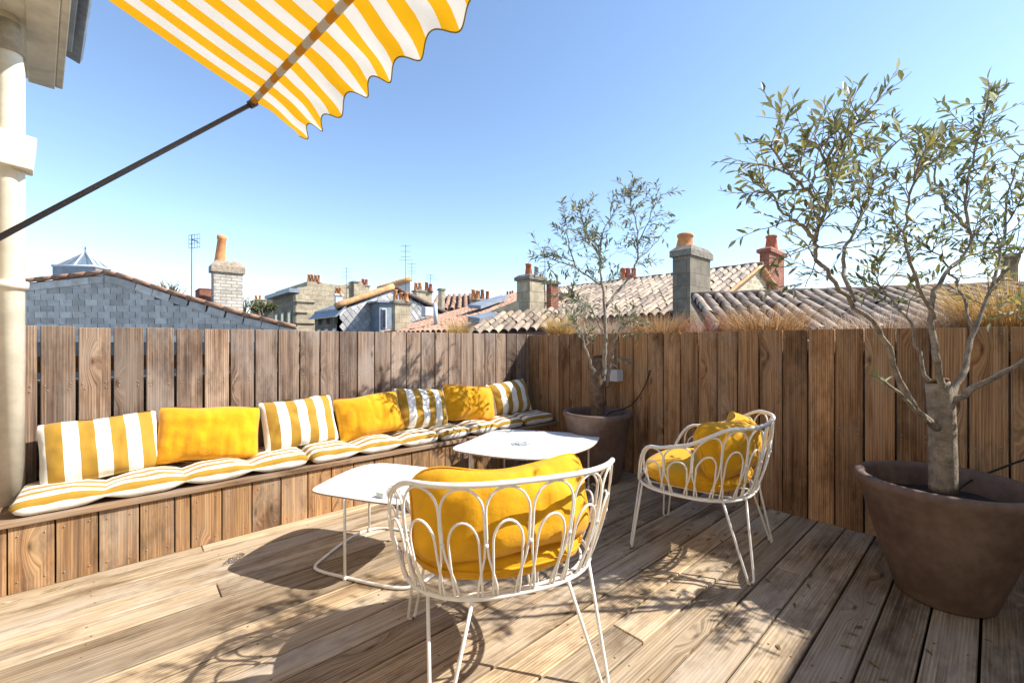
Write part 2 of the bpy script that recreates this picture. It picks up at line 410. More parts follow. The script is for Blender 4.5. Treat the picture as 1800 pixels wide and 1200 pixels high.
for zz in (1.1, .4): box('rail', .045, 4.7, .09, (.053, 1.15, zz), M['rail'], fence2)
# planter trough fixed behind the second fence, dry grasses growing in it
tr = box('planter_trough', .34, 4.75, 1.5, (XC + .285, 1.17, .45), M['zinc'], None, .006)  # height extended down to block light through the board gaps
tag(tr, 'grey zinc planter trough behind the brown fence', 'planter')
pw = box('gap_backing_wall', 4.9, .2, 1.5, (1.15, YF + .21, .22), M['moss_cap'], None, .01)  # dark backing added so the gaps between the grey boards look dark
tag(pw, 'low dark backing wall added behind the weathered fence to darken its gaps', 'wall')
# ------------------------------------------------------------------ bench
bench = empty('bench', (0, YB, 0)); tag(bench, 'long built-in plank bench along the weathered fence', 'bench')
bx = [-1.02, -.87, -.715, -.558, -.4, -.243, -.088, .074, .226, .299, .451, .61, .776, .941, 1.099]
while bx[-1] < XC - .1: bx.append(min(bx[-1] + .157, XC))
if XC - bx[-1] > .02: bx.append(XC)
sp = []
for a, c in zip(bx, bx[1:]):
    box('front_board', c - a - .006, .022, .318, ((a + c) / 2, .011 + random.uniform(-.003, .003), .16), M['bench_front'], bench, .002, (0, 0, random.uniform(-.01, .01)))
    for zz in (.275, .05):
        for dx in (-.045, .045):
            if c - a > .1: sp.append((((a + c) / 2 + dx, -.004, zz + random.uniform(-.01, .01)), (0, -1, 0)))
screws(bench, sp)
for i, yy in enumerate((.052, .2, .348)):
    box('lid_plank', XC + 1.0, .144, .03, ((XC - 1.0) / 2, yy - .002 * i, .337), M['lid'], bench, .003)

# ------------------------------------------------------------------ bench pads and pillows
def pad(x0, x1, nsec, label, seed):
    rnd = random.Random(seed); n = nsec * 14; cs = 28; v = []; f = []; hw = .205; cx = (x0 + x1) / 2
    offs = [rnd.uniform(-.012, .012) for _ in range(nsec + 1)]
    for i in range(n + 1):
        u = i / n; s = (u * nsec) % 1.0; ds = min(s, 1 - s) if 0 < i < n else 0
        e = min(u, 1 - u) * nsec
        endf = (1 - (1 - min(1, e / .22)) ** 2.2) ** .5 if e < .22 else 1
        sec = .40 + .60 * sstep(0, .34, ds) ** .6 if e > .3 else 1
        hh = .054 * sec * max(.06, endf); ww = hw * (.965 + .035 * sstep(0, .2, ds)) * (.93 + .07 * endf)
        for j in range(cs):
            a = 2 * math.pi * j / cs; ca, sa = math.cos(a), math.sin(a)
            py = ww * math.copysign(abs(ca) ** .38, ca); pz = hh * math.copysign(abs(sa) ** .62, sa)
            tuft = math.exp(-((abs(py) - .07) ** 2) / .0012) * math.exp(-((min(s, 1 - s) * (x1 - x0) / nsec) ** 2) / .0025) if 0.02 < u < .98 else 0
            pz -= .03 * tuft * (1 if sa > 0 else 0)
            q = Vector((x0 + (x1 - x0) * u, py, pz)) * 9 + Vector((seed, 0, 0))
            dz = mnoise.noise(q) * .008 + mnoise.noise(q * 2.7) * .005 + abs(mnoise.noise(Vector((q.x * 2.2, q.y * .5, seed)))) * .008 * (1 - sstep(0, .3, ds))
            v.append((x0 + (x1 - x0) * u - cx, py + (mnoise.noise(q * 1.3) * .008 if abs(ca) > .6 else 0), max(-.047, pz) + (dz if sa > -.3 else 0)))
    for i in range(n):
        for j in range(cs): f.append((i * cs + j, i * cs + (j + 1) % cs, (i + 1) * cs + (j + 1) % cs, (i + 1) * cs + j))
    f.append(tuple(range(cs))); f.append(tuple(reversed(range(n * cs, (n + 1) * cs))))
    o = link('bench_pad', fix(mesh('bench_pad', v, f, True)), M['stripe_pad']); o.location = (cx, 3.312, .3995)
    tag(o, label, 'cushion', 'striped pads on the bench')
    # welt along the front seam
    return o
pad(-.40, .955, 4, 'mustard and white striped bench pad nearest the drainpipe', 1)
pad(.962, 1.99, 3, 'striped bench pad under the second striped pillow and second yellow pillow', 2)
pad(1.997, 2.97, 3, 'striped bench pad dappled with leaf shadow under the third yellow pillow', 3)
pad(2.977, 3.43, 1, 'short striped bench pad in shade in the far fence corner', 4)
def pillow(name, wd, ht, th, mat, seed, sag=0.0, bend=0.0, nx=36, ny=26, piping=None, rc=.05):
    v = []; f = []; rnd = random.Random(seed)
    def pt(u, vv, side):
        pu = abs(u); pv = abs(vv)
        prof = max(0, (1 - pu ** 2.6)) ** .55 * max(0, (1 - pv ** 2.6)) ** .55
        x = u * wd / 2 * (1 - .045 * (1 - pv ** 2) * pu); yv = vv * ht / 2 * (1 - .06 * (1 - pu ** 2) * pv)
        x *= 1 - rc * pv ** 6; yv *= 1 - rc * 1.3 * pu ** 6
        yv -= sag * (1 - pu ** 2) * (vv + 1) / 2
        q = Vector((x, yv, side * .1)) * 8 + Vector((seed * 3.1, 0, 0))
        z = side * th / 2 * prof + (mnoise.noise(q) * .016 + mnoise.noise(q * 2.4) * .007) * min(1, prof * 2) + mnoise.noise(q * .5) * .012 - .010 * max(0, 1 - abs(mnoise.noise(Vector((q.x * .9, q.y * .35, seed)))) * 9) * min(1, prof * 1.5)
        z += bend * (x * x)
        yv += mnoise.noise(q * .7 + Vector((9, 0, 0))) * .012
        return (x, yv, z)
    for side in (1, -1):
        k = len(v)
        for i in range(nx + 1):
            for j in range(ny + 1): v.append(pt(-1 + 2 * i / nx, -1 + 2 * j / ny, side))
        for i in range(nx):
            for j in range(ny):
                q = (k + i * (ny + 1) + j, k + (i + 1) * (ny + 1) + j, k + (i + 1) * (ny + 1) + j + 1, k + i * (ny + 1) + j + 1)
                f.append(q if side > 0 else q[::-1])
    me = mesh(name, v, f, True); bm = bmesh.new(); bm.from_mesh(me); bmesh.ops.remove_doubles(bm, verts=bm.verts, dist=.0012); bm.to_mesh(me); bm.free()
    o = link(name, me, mat)
    if piping:
        mb = MB(); loop = [pt(-1 + 2 * i / nx, -1, 1) for i in range(nx)] + [pt(1, -1 + 2 * j / ny, 1) for j in range(ny)] + [pt(1 - 2 * i / nx, 1, 1) for i in range(nx)] + [pt(-1, 1 - 2 * j / ny, 1) for j in range(ny)]
        mb.tube(loop, .004, 6, True); mb.build('piping', piping, o)
    return o
PIL = [('s', -.075, .52, .36, 'striped pillow at the near end of the bench beside the drainpipe'),
       ('y', .43, .56, .36, 'large mustard-yellow plush pillow leaning between the first two striped pillows'),
       ('s', .975, .52, .37, 'striped pillow standing between the two nearest yellow pillows'),
       ('y', 1.50, .54, .35, 'yellow plush pillow midway along the bench in full sun'),
       ('s', 1.985, .50, .37, 'third striped pillow from the drainpipe, speckled with leaf shadow'),
       ('y', 2.50, .56, .36, 'yellow plush pillow crossed by a branch shadow near the far corner'),
       ('s', 3.03, .52, .36, 'striped pillow half in shade in the far fence corner')]
for i, (kd, xx, wd, ht, lab) in enumerate(PIL):
    o = pillow('striped_pillow' if kd == 's' else 'yellow_pillow', wd, ht, .20, M['stripe_pillow'] if kd == 's' else M['yellow_velvet'], i + 2)
    lean = math.radians(68 + random.uniform(-3, 3))
    o.rotation_euler = (lean, math.radians((-3, 5, -2, -4, 4, 7, -5)[i]), math.radians((4, -5, 3, -3, -4, -6, -4)[i]))
    o.location = (xx, 3.405 - (.02 if kd == 'y' else 0), .44 + ht / 2 * math.sin(lean))
    tag(o, lab, 'pillow', 'pillows on the bench')

# ------------------------------------------------------------------ coffee tables
def table(outline, zt, legs, label):
    c = sum((Vector((a, b_, 0)) for a, b_ in outline), Vector()) / len(outline)
    root = empty('coffee_table', (c.x, c.y, 0)); tag(root, label, 'table', 'white coffee tables')
    pts = catmull([Vector((a, b_, 0)) - c for a, b_ in outline], 5)
    n = len(pts); v = []; 
    rings = [(.0, zt - .012, 1), (.0, zt - .0025, 1), (.004, zt, 1)]
    def ring(ins, z): return [Vector((p.x, p.y, 0)) * (1 - ins / max(.05, p.length)) + Vector((0, 0, z)) for p in pts]
    vs = ring(.003, zt - .012) + ring(0, zt - .009) + ring(0, zt - .003) + ring(.003, zt)
    fs = [(r * n + i, r * n + (i + 1) % n, (r + 1) * n + (i + 1) % n, (r + 1) * n + i) for r in range(3) for i in range(n)]
    fs.append(tuple(range(3 * n, 4 * n))); fs.append(tuple(reversed(range(n))))
    me = fix(mesh('table_top', vs, fs)); me.materials.append(M['white_top']); me.materials.append(M['ply'])
    for p in me.polygons:
        if abs(p.normal.z) < .5: p.material_index = 1
    link('table_top', me, None, root)
    mb = MB(); mb.tube([Vector((p.x * .965, p.y * .965, .009)) for p in pts], .008, 8, True); mb.build('base_ring', M['white_metal'], root)
    for a, b_ in legs:
        mb = MB(); q = Vector((a, b_, 0)) - c; q *= .965
        mb.tube([(q.x, q.y, .012), (q.x, q.y, zt - .011)], .0075, 8); mb.tube([(q.x, q.y, .0), (q.x, q.y, .022)], .0105, 8)
        mb.build('leg', M['white_metal'], root)
    return root
T1 = [(.75, 2.41), (.83, 2.485), (.96, 2.58), (1.06, 2.635), (1.16, 2.66), (1.25, 2.62), (1.33, 2.5), (1.43, 2.31), (1.49, 2.16), (1.48, 2.09), (1.42, 2.03), (1.29, 1.95), (1.18, 1.9), (1.08, 1.875), (1.0, 1.905), (.92, 2.02), (.83, 2.19), (.76, 2.33)]
table(T1, .42, [(.825, 2.18), (1.165, 2.65), (1.46, 2.2)], 'white rounded coffee table in full sun with two small blocks on it')
T2 = [(1.80, 2.64), (1.79, 2.55), (1.88, 2.29), (2.0, 2.09), (2.12, 2.0), (2.32, 1.965), (2.6, 2.0), (2.87, 2.13), (2.95, 2.22), (2.93, 2.32), (2.73, 2.63), (2.56, 2.88), (2.47, 2.93), (2.36, 2.91), (2.05, 2.77), (1.87, 2.70)]
table(T2, .42, [(1.83, 2.5), (2.5, 2.88), (2.85, 2.2), (2.1, 2.03)], 'white coffee table dappled with leaf shadow with a glass ashtray on it')
# small objects on the tables
def slab_stack(name, loc, rz, dims, mat, label, cat):
    mb = MB(); 
    for (dx, dy, dz, sx, sy, sz) in dims: mb.box((dx, dy, dz), sx, sy, sz)
    o = mb.build(name, mat, None, False); o.location = loc; o.rotation_euler = (0, 0, rz); bv = o.modifiers.new('b', 'BEVEL'); bv.width = .003; bv.segments = 2
    tag(o, label, cat); return o
pale = plain('pale_ceramic', (.62, .66, .62), .3, .06, 20, spec=.5)
slab_stack('white_block', (.995, 2.06, .4335), .35, [(0, 0, 0, .085, .05, .026)], pale, 'small pale block on the sunny table, left of its twin', 'block')
slab_stack('white_block', (1.075, 2.0, .4335), .15, [(0, 0, 0, .10, .055, .026)], pale, 'small pale block on the sunny table, close to the wire chair', 'block')
v, f = lathe([(0, .006), (.045, .006), (.052, .014), (.055, .034), (.062, .036), (.066, .03), (.064, .0), (0, 0)], 8)
o = link('glass_ashtray', fix(mesh('glass_ashtray', v, f)), M['frost']); o.location = (2.27, 2.39, .4205); o.rotation_euler = (0, 0, .4)
tag(o, 'faceted clear glass ashtray on the shaded white table', 'ashtray')
v = []; f = []
bm = bmesh.new(); bmesh.ops.create_icosphere(bm, subdivisions=2, radius=1)
for vv in bm.verts:
    q = vv.co * 2.3; vv.co = Vector((vv.co.x * .05, vv.co.y * .028, max(-.0, vv.co.z * .014 + .012))) * (1 + .5 * mnoise.noise(q))
me = bpy.data.meshes.new('wrapper'); bm.to_mesh(me); bm.free()
o = link('crumpled_wrapper', me, M['glass']); 
d = EYE * FPX / (984 - 600); p = W((414 - 900) / FPX * d, d, .002); o.location = p; o.rotation_euler = (0, 0, .5)
tag(o, 'small crumpled clear plastic wrapper lying on the deck', 'wrapper')

# ------------------------------------------------------------------ wire tub chairs
RA, RB, RZ = .355, .305, .385
def Sprof(ps):
    a = abs(ps)
    if a < 50: return 1.0
    if a < 105: return 1 - .36 * sstep(50, 105, a)
    return .64 * (1 - sstep(105, 150, a) ** 1.4) if a < 150 else 0
def sq(v, p=.80): return math.copysign(abs(v) ** p, v)
def ringp(ps, rr=0): a = math.radians(ps); return Vector((sq(math.sin(a)) * (RA + rr), -sq(math.cos(a)) * (RB + rr), RZ))
def rimp(ps):
    S = Sprof(ps); a = math.radians(ps); return Vector((sq(math.sin(a), .74) * (RA + .07 * S), -sq(math.cos(a), .74) * (RB + .05 * S) - .02 * S, RZ + .385 * S))
def shell(ps, t): return ringp(ps).lerp(rimp(ps), t) + Vector((math.sin(math.radians(ps)), -math.cos(math.radians(ps)), 0)) * (.018 * math.sin(math.pi * t))
_al = [0.0]; _ps = [i * 2.0 for i in range(-90, 91)]
for i in range(180): _al.append(_al[-1] + (ringp(_ps[i + 1]) - ringp(_ps[i])).length)
def arc(s):
    '''even spacing along the seat ring (s in pseudo-degrees) -> angle'''
    t = (s + 180) / 360 * _al[-1]
    for i in range(180):
        if _al[i + 1] >= t: return _ps[i] + 2.0 * (t - _al[i]) / (_al[i + 1] - _al[i])
    return 180.0
def make_chair(loc, rz, label, seed):
    root = empty('wire_chair', (loc[0], loc[1], 0), rz); tag(root, label, 'chair', 'white wire armchairs')
    mb = MB(); mb.tube([ringp(a) for a in range(0, 360, 8)], .0085, 8, True); 
    mb.tube([ringp(a, -.03) - Vector((0, 0, .004)) for a in range(0, 360, 8)], .006, 6, True)
    for xx in (-.2, 0, .2):
        yy = RB * math.sqrt(1 - (xx / RA) ** 2); mb.tube([(xx, -yy, RZ - .004), (xx, yy, RZ - .004)], .005, 6)
    mb.build('seat_ring', M['white_metal'], root)
    mb = MB(); mb.tube([rimp(a) for a in range(-150, 151, 5)], .0095, 10); mb.build('rim', M['white_metal'], root)
    step = 20.0; ang = [-130 + step * i for i in range(14)]
    for c in ang:
        S = Sprof(arc(c))
        if S < .3: continue
        for hw, top, bot in ((9.6, .975, 4.6), (6.9, .70, 7.2)):
            mb = MB(); pts = []
            for i in range(7): t = i / 6 * (top - .2); pts.append(shell(arc(c - (bot + (hw - bot) * sstep(0, .5, t))), t))
            for i in range(1, 12):
                a = math.pi * i / 12; pts.append(shell(arc(c - hw * math.cos(a)), top - .2 + .2 * math.sin(a)))
            for i in range(7): t = (6 - i) / 6 * (top - .2); pts.append(shell(arc(c + (bot + (hw - bot) * sstep(0, .5, t))), t))
            mb.tube(pts, .0043, 6); mb.build('wire_loop', M['white_metal'], root)
        mb = MB()
    # small weld beads where neighbouring loops touch
    mb = MB()
    for c in ang[:-1]:
        if Sprof(arc(c + step / 2)) > .4:
            q = shell(arc(c + step / 2), .5); mb.tube([q - Vector((0, 0, .006)), q + Vector((0, 0, .006))], .008, 6)
    wb = mb.build('weld_beads', M['white_metal'], root); wb['kind'] = 'stuff'
    for ps, fx, fy, hwid in ((-142, -.285, .29, 7), (142, .285, .29, 7), (-38, -.29, -.33, 15), (38, .29, -.33, 15)):
        a, b_ = ringp(ps - hwid), ringp(ps + hwid); ft = Vector((fx, fy, .0))
        d = (b_ - a); d.z = 0; d = d.normalized()
        r = .020; cpt = ft + Vector((0, 0, r + .006))
        pts = [a, a.lerp(cpt - d * r, .5)]
        for i in range(9): th = math.pi * i / 8; pts.append(cpt - d * r * math.cos(th) - Vector((0, 0, r * math.sin(th))))
        pts += [b_.lerp(cpt + d * r, .5), b_]
        mb = MB(); mb.tube(pts, .0062, 8); lg = mb.build('hairpin_leg', M['white_metal'], root)
        mb = MB(); mb.tube([(fx, fy, 0), (fx, fy, .012)], .009, 8); mb.build('foot_cap', M['rust'], lg)
    # seat cushion
    v = []; f = []; nr = 10; na = 48
    prof = []
    for i in range(25):
        th = -math.pi / 2 + math.pi * i / 24; prof.append((math.copysign(abs(math.cos(th)) ** .42, 1), math.copysign(abs(math.sin(th)) ** .75, math.sin(th))))
    for i in range(na):
        a = 2 * math.pi * i / na
        for r, z in prof:
            x = sq(math.cos(a)) * r * (RA - .03); yv = sq(math.sin(a)) * r * (RB - .026) + .004; q = Vector((x, yv, z)) * 5 + Vector((seed, 0, 0))
            zz = z * .058; zz += .012 * (1 - r * r) if z > 0 else 0
            pucker = .006 * math.sin(a * 22) * (1 if .75 < r else 0) * (1 if abs(z) < .8 else 0)
            v.append((x * (1 + pucker), yv * (1 + pucker), RZ + .066 + zz + mnoise.noise(q) * .008))
    n = len(prof)
    for i in range(na):
        for j in range(n - 1): f.append((i * n + j, ((i + 1) % na) * n + j, ((i + 1) % na) * n + j + 1, i * n + j + 1))
    me = mesh('seat_cushion', v, f, True); bm = bmesh.new(); bm.from_mesh(me); bmesh.ops.remove_doubles(bm, verts=bm.verts, dist=.0015); bmesh.ops.recalc_face_normals(bm, faces=bm.faces); bm.to_mesh(me); bm.free()
    sc = link('seat_cushion', me, M['yellow_canvas'], root)
    mb = MB(); mb.tube([(sq(math.cos(a * math.pi / 24)) * (RA - .028), sq(math.sin(a * math.pi / 24)) * (RB - .024) + .004, RZ + .066) for a in range(48)], .0045, 6, True); mb.build('piping', M['yellow_canvas'], sc)
    bc = pillow('back_cushion', .70, .34, .21, M['yellow_canvas'], seed, sag=.055, bend=-.8, rc=.15, piping=M['yellow_canvas'])
    bc.parent = root; bc.rotation_euler = (math.radians(74), 0, math.radians(random.uniform(-3, 3)))
    bc.location = (.0, -.21, RZ + .095 + .165)
    return root
make_chair((1.09, 1.305), math.radians(-22), 'white wire armchair seen from behind, in the foreground', 5)
make_chair((2.54, 1.17), math.radians(9), 'white wire armchair standing by the brown fence, seen from its side', 8)

# ------------------------------------------------------------------ pots and olive trees
def make_pot(loc, rb, rr, h, label):
    root = empty('plant_pot', (loc[0], loc[1], 0)); tag(root, label, 'pot', 'brown clay pots')
    v, f = lathe([(0, .0), (rb - .012, 0), (rb, .012), (rb + (rr - rb) * .5, h * .48), (rr - .018, h - .06), (rr - .006, h - .045), (rr, h - .02), (rr - .006, h - .004), (rr - .02, h), (rr - .04, h - .006), (rr - .05, h - .03), (rr - .07, h * .72)], 56)
    link('body', fix(mesh('body', v, f, True)), M['pot'], root)
    bm = bmesh.new(); bmesh.ops.create_circle(bm, cap_ends=True, radius=rr - .065, segments=40)
    bmesh.ops.subdivide_edges(bm, edges=bm.edges, cuts=2)
    for q in bm.verts: q.co.z = h * .80 + mnoise.noise(q.co * 9) * .012
    me = bpy.data.meshes.new('soil'); bm.to_mesh(me); bm.free(); link('soil', me, M['soil'], root)
    return root
P1 = (2.88, .155); P2 = (3.11, 2.33)
make_pot(P1, .175, .335, .555, 'large brown clay pot at the edge of the frame holding the bigger olive tree')
make_pot(P2, .20, .30, .59, 'brown clay pot in the fence corner holding the smaller olive tree')
def leafmesh(leaves, tints):
    v = []; f = []; cols = []
    for (p, d, nrm, ln, wd), c in zip(leaves, tints):
        s = d.cross(nrm)
        if s.length < 1e-5: s = d.orthogonal()
        s.normalize(); up = s.cross(d).normalized(); k = len(v)
        a = p; m1 = p + d * ln * .38; m2 = p + d * ln * .72 - up * ln * .03; tp = p + d * ln - up * ln * .10
        v += [a, m1 + s * wd * .5 + up * wd * .22, m2 + s * wd * .38 + up * wd * .15, tp, m2 - s * wd * .38 + up * wd * .15, m1 - s * wd * .5 + up * wd * .22, m1, m2]
        f += [(k, k + 6, k + 1), (k + 6, k + 7, k + 2, k + 1), (k + 7, k + 3, k + 2), (k, k + 5, k + 6), (k + 6, k + 5, k + 4, k + 7), (k + 7, k + 4, k + 3)]
        cols += [c] * 6
    me = mesh('leaves', v, f)
    at_ = me.color_attributes.new('tint', 'FLOAT_COLOR', 'CORNER')
    for p, c in zip(me.polygons, cols):
        for li in p.loop_indices: at_.data[li].color = (*c, 1)
    return me
def olive(base, root_name, label, trunk, trunk_r, limbs, nleaf, leaf, seed, greens, barkm, stump=None, twig=(.14, .34), ntw=1.0):
    """trunk / limbs: list of (px, py, depth offset); depth measured from the pot centre's depth"""
    rnd = random.Random(seed); root = empty(root_name, (base[0], base[1], 0)); tag(root, label, 'tree', 'potted olive trees')
    d0 = Vector((base[0], base[1], 0)).dot(FW); off = Vector((base[0], base[1], 0))
    cv = lambda q: at(q[0], q[1], d0 + q[2]) - off
    mb = MB(); tp = catmull([cv(q) for q in trunk], 4, False); n = len(tp)
    rs = [trunk_r[0] + (trunk_r[1] - trunk_r[0]) * i / (n - 1) for i in range(n)]
    rs = [r * (1 + .10 * mnoise.noise(p * 14)) for r, p in zip(rs, tp)]
    mb.tube(tp, rs, 16); mb.build('trunk', barkm, root)
    if stump:
        mb = MB(); a = tp[-1]; mb.tube([a - Vector((0, 0, .0)), a + Vector((.002, .002, .006))], trunk_r[1] * .93, 14); mb.build('cut_face', M['cut_wood'], root)
    tips = []; 
    def twig_at(p, dr, ln, r, lev):
        n = max(3, int(ln / .035)); pts = [p]; d = dr.normalized(); 
        for i in range(n):
            d = (d + Vector((rnd.gauss(0, .13), rnd.gauss(0, .13), rnd.gauss(.0, .10)))).normalized(); pts.append(pts[-1] + d * ln / n)
        return pts
    bmb = MB(); tmb = MB()
    for lb in limbs:
        pts = catmull([cv(q) for q in lb[0]], 5, False); n = len(pts); r0, r1 = lb[1]
        for i in range(1, n - 1): pts[i] = pts[i] + Vector((rnd.gauss(0, .004), rnd.gauss(0, .004), rnd.gauss(0, .004)))
        lm = MB(); lm.tube(pts, [(r0 + (r1 - r0) * (i / (n - 1)) ** .55) * (1 + .16 * mnoise.noise(p * 34)) for i, p in enumerate(pts)], 9); lm.build('limb', M['bark'], root)
        # stubs of cut twigs along the limb
        L_ = sum((pts[i + 1] - pts[i]).length for i in range(n - 1)); lo = lb[2]
        cnt = int(L_ * (lb[3] if len(lb) > 3 else 16) * ntw)
        for k in range(cnt):
            t = lo + (1 - lo) * rnd.random() ** .8; i = min(n - 2, int(t * (n - 1))); p = pts[i].lerp(pts[i + 1], t * (n - 1) - i)
            dr = (pts[i + 1] - pts[i]).normalized(); sd = Vector((rnd.gauss(0, 1), rnd.gauss(0, 1), rnd.gauss(.05, .8))).normalized()
            dr = (dr * .7 + sd * .9).normalized(); ln = rnd.uniform(*twig) * (1.15 - .4 * t)
            tp_ = twig_at(p, dr, ln, .002, 0); tmb.tube(tp_, [.0026 - .0016 * j / (len(tp_) - 1) for j in range(len(tp_))], 4); tips.append(tp_)
            if rnd.random() < .55:
                j = len(tp_) // 2; d2 = (tp_[j + 1] - tp_[j]).normalized(); d2 = (d2 + Vector((rnd.gauss(0, .7), rnd.gauss(0, .7), rnd.gauss(.1, .5)))).normalized()
                t2 = twig_at(tp_[j], d2, ln * .6, .0015, 1); tmb.tube(t2, [.0018 - .001 * q / (len(t2) - 1) for q in range(len(t2))], 4); tips.append(t2)
        tips.append(pts[int(n * .8):])
    tw = tmb.build('twigs', M['bark'], root, True, False); tw['kind'] = 'stuff'
    leaves = []; tints = []; per = nleaf / max(1, len(tips))
    for tp_ in tips:
        ct = int(per * rnd.uniform(.35, 1.65)); m_ = len(tp_) - 1; tone = rnd.random()
        for k in range(ct):
            t = .22 + .78 * (k + rnd.random() * .5) / max(1, ct); t = min(t, .999); i = min(m_ - 1, int(t * m_)); p = tp_[i].lerp(tp_[i + 1], t * m_ - i)
            ax = (tp_[i + 1] - tp_[i]).normalized(); sd = ax.orthogonal().normalized(); sd = Matrix.Rotation(rnd.random() * 6.283, 3, ax) @ sd
            d = (ax * rnd.uniform(.4, 1.0) + sd * rnd.uniform(.5, .9)).normalized(); nr = Vector((rnd.gauss(0, .5), rnd.gauss(0, .5), 1)).normalized()
            s = rnd.uniform(.7, 1.2); leaves.append((p, d, nr, leaf[0] * s, leaf[1] * s))
            c = greens[0] if rnd.random() < .62 else greens[1] if rnd.random() < .7 else greens[2]
            q = rnd.uniform(.7, 1.3) * (.8 + .4 * tone); tints.append(tuple(x * q for x in c))
    cr = link('crown', leafmesh(leaves, tints), M['leaf'], root); cr['kind'] = 'stuff'
    return root
G1 = ((.21, .225, .085), (.40, .40, .25), (.36, .31, .07))
olive(P1, 'olive_tree', 'large olive tree with pale trunk in the pot at the edge of the frame', [(1658, 862, 0), (1657, 800, 0), (1656, 740, 0), (1652, 700, 0), (1648, 672, 0)], (.052, .046),
      [([(1648, 752, -.03), (1604, 711, -.08), (1568, 636, -.12), (1544, 579, -.15), (1478, 510, -.2), (1437, 457, -.22), (1433, 420, -.22), (1450, 367, -.25), (1467, 300, -.25), (1488, 240, -.28), (1530, 195, -.3)], (.018, .003), .42, 26),
       ([(1434, 425, -.22), (1405, 392, -.2), (1375, 372, -.15), (1352, 335, -.12), (1325, 300, -.1)], (.011, .003), .15, 30),
       ([(1450, 372, -.24), (1420, 335, -.3), (1385, 300, -.35), (1352, 255, -.4)], (.009, .003), .1, 28),
       ([(1500, 530, -.18), (1480, 455, -.05), (1500, 410, .0), (1525, 350, .05), (1550, 280, .05), (1595, 235, .05)], (.011, .003), .25, 28),
       ([(1466, 300, -.25), (1440, 265, -.3), (1418, 240, -.3)], (.006, .002), .0, 30),
       ([(1655, 700, -.02), (1645, 624, -.05), (1640, 546, -.03), (1655, 490, .0), (1705, 430, .05), (1697, 353, .08), (1713, 265, .1), (1736, 190, .1)], (.018, .003), .42, 26),
       ([(1642, 560, -.03), (1610, 490, -.1), (1590, 420, -.15), (1600, 340, -.2), (1625, 270, -.2)], (.011, .003), .2, 28),
       ([(1700, 400, .05), (1660, 350, .1), (1645, 300, .15), (1660, 250, .2)], (.009, .003), .1, 26),
       ([(1664, 708, .0), (1694, 648, .05), (1712, 582, .1), (1745, 500, .15), (1765, 420, .2), (1770, 350, .22), (1795, 270, .25)], (.018, .003), .4, 26),
       ([(1745, 500, .15), (1790, 450, .1), (1830, 400, .1), (1850, 330, .1)], (.010, .003), .1, 24),
       ([(1670, 706, -.02), (1740, 668, -.08), (1800, 632, -.12), (1880, 560, -.15), (1930, 470, -.15)], (.018, .004), .5, 22),
       ([(1640, 690, .04), (1618, 630, .10), (1600, 570, .14), (1560, 520, .2), (1530, 470, .25)], (.011, .003), .35, 22),
       ([(1712, 590, .1), (1690, 520, .2), (1660, 460, .3), (1620, 430, .35)], (.010, .003), .25, 26),
       ([(1632, 742, -.06), (1590, 700, -.12), (1546, 664, -.15)], (.011, .006), .9, 0)],
      3000, (.054, .0150), 3, G1, M['bark'], True)
G2 = ((.20, .215, .12), (.36, .36, .26), (.20, .25, .07))
olive(P2, 'olive_tree', 'small sparse olive tree with rough trunk in the corner pot', [(1051, 735, 0), (1050, 700, 0), (1050, 660, 0), (1053, 628, 0)], (.062, .056),
      [([(1061, 660, -.03), (1063, 620, -.05), (1065, 587, -.05), (1061, 520, 0), (1057, 490, 0), (1052, 449, 0), (1031, 415, .0), (1020, 370, .05)], (.026, .004), .45, 26),
       ([(1055, 500, 0), (1012, 471, -.1), (982, 460, -.15), (949, 445, -.2)], (.010, .003), .25, 24),
       ([(1012, 470, -.1), (1001, 434, -.1), (992, 380, -.1)], (.008, .003), .1, 30),
       ([(1064, 540, 0), (1095, 501, .1), (1117, 467, .15), (1121, 419, .15), (1112, 366, .2), (1104, 335, .2)], (.016, .003), .35, 28),
       ([(1119, 430, .15), (1140, 390, .1), (1150, 350, .1)], (.007, .003), .0, 26),
       ([(1118, 460, .15), (1150, 430, .2), (1172, 400, .3)], (.007, .002), .0, 9),
       ([(1053, 450, 0), (1062, 405, -.1), (1085, 365, -.15)], (.008, .003), .0, 28),
       ([(1046, 655, -.04), (1030, 617, -.1), (1022, 585, -.12), (1005, 560, -.15)], (.016, .004), .35, 30),
       ([(1066, 680, .0), (1076, 625, .04), (1086, 585, .06), (1110, 560, .1)], (.022, .004), .45, 22),
       ([(1060, 590, 0), (1040, 545, .15), (1015, 530, .25), (985, 515, .3)], (.010, .003), .3, 26)],
      2100, (.056, .0155), 9, G2, M['bark_dark'], True, (.12, .30))

# fallen leaves on the planks
rl = random.Random(21); lv = []; tn = []
for i in range(60):
    a_ = rl.random() * 6.283; p = Vector((rl.gauss(2.3, .45), rl.gauss(1.0, .55), .0035))
    if p.x > 3.4 or (Vector((p.x - P1[0], p.y - P1[1], 0)).length < .3): continue
    lv.append((p, Vector((math.cos(a_), math.sin(a_), .03)), Vector((rl.gauss(0, .15), rl.gauss(0, .15), 1)), rl.uniform(.03, .055), .011)); q = rl.uniform(.7, 1.2); tn.append((.20 * q, .16 * q, .07 * q))
o = link('fallen_leaves', leafmesh(lv, tn), M['leaf']); tag(o, 'dry olive leaves scattered on the deck', 'leaves', kind='stuff')
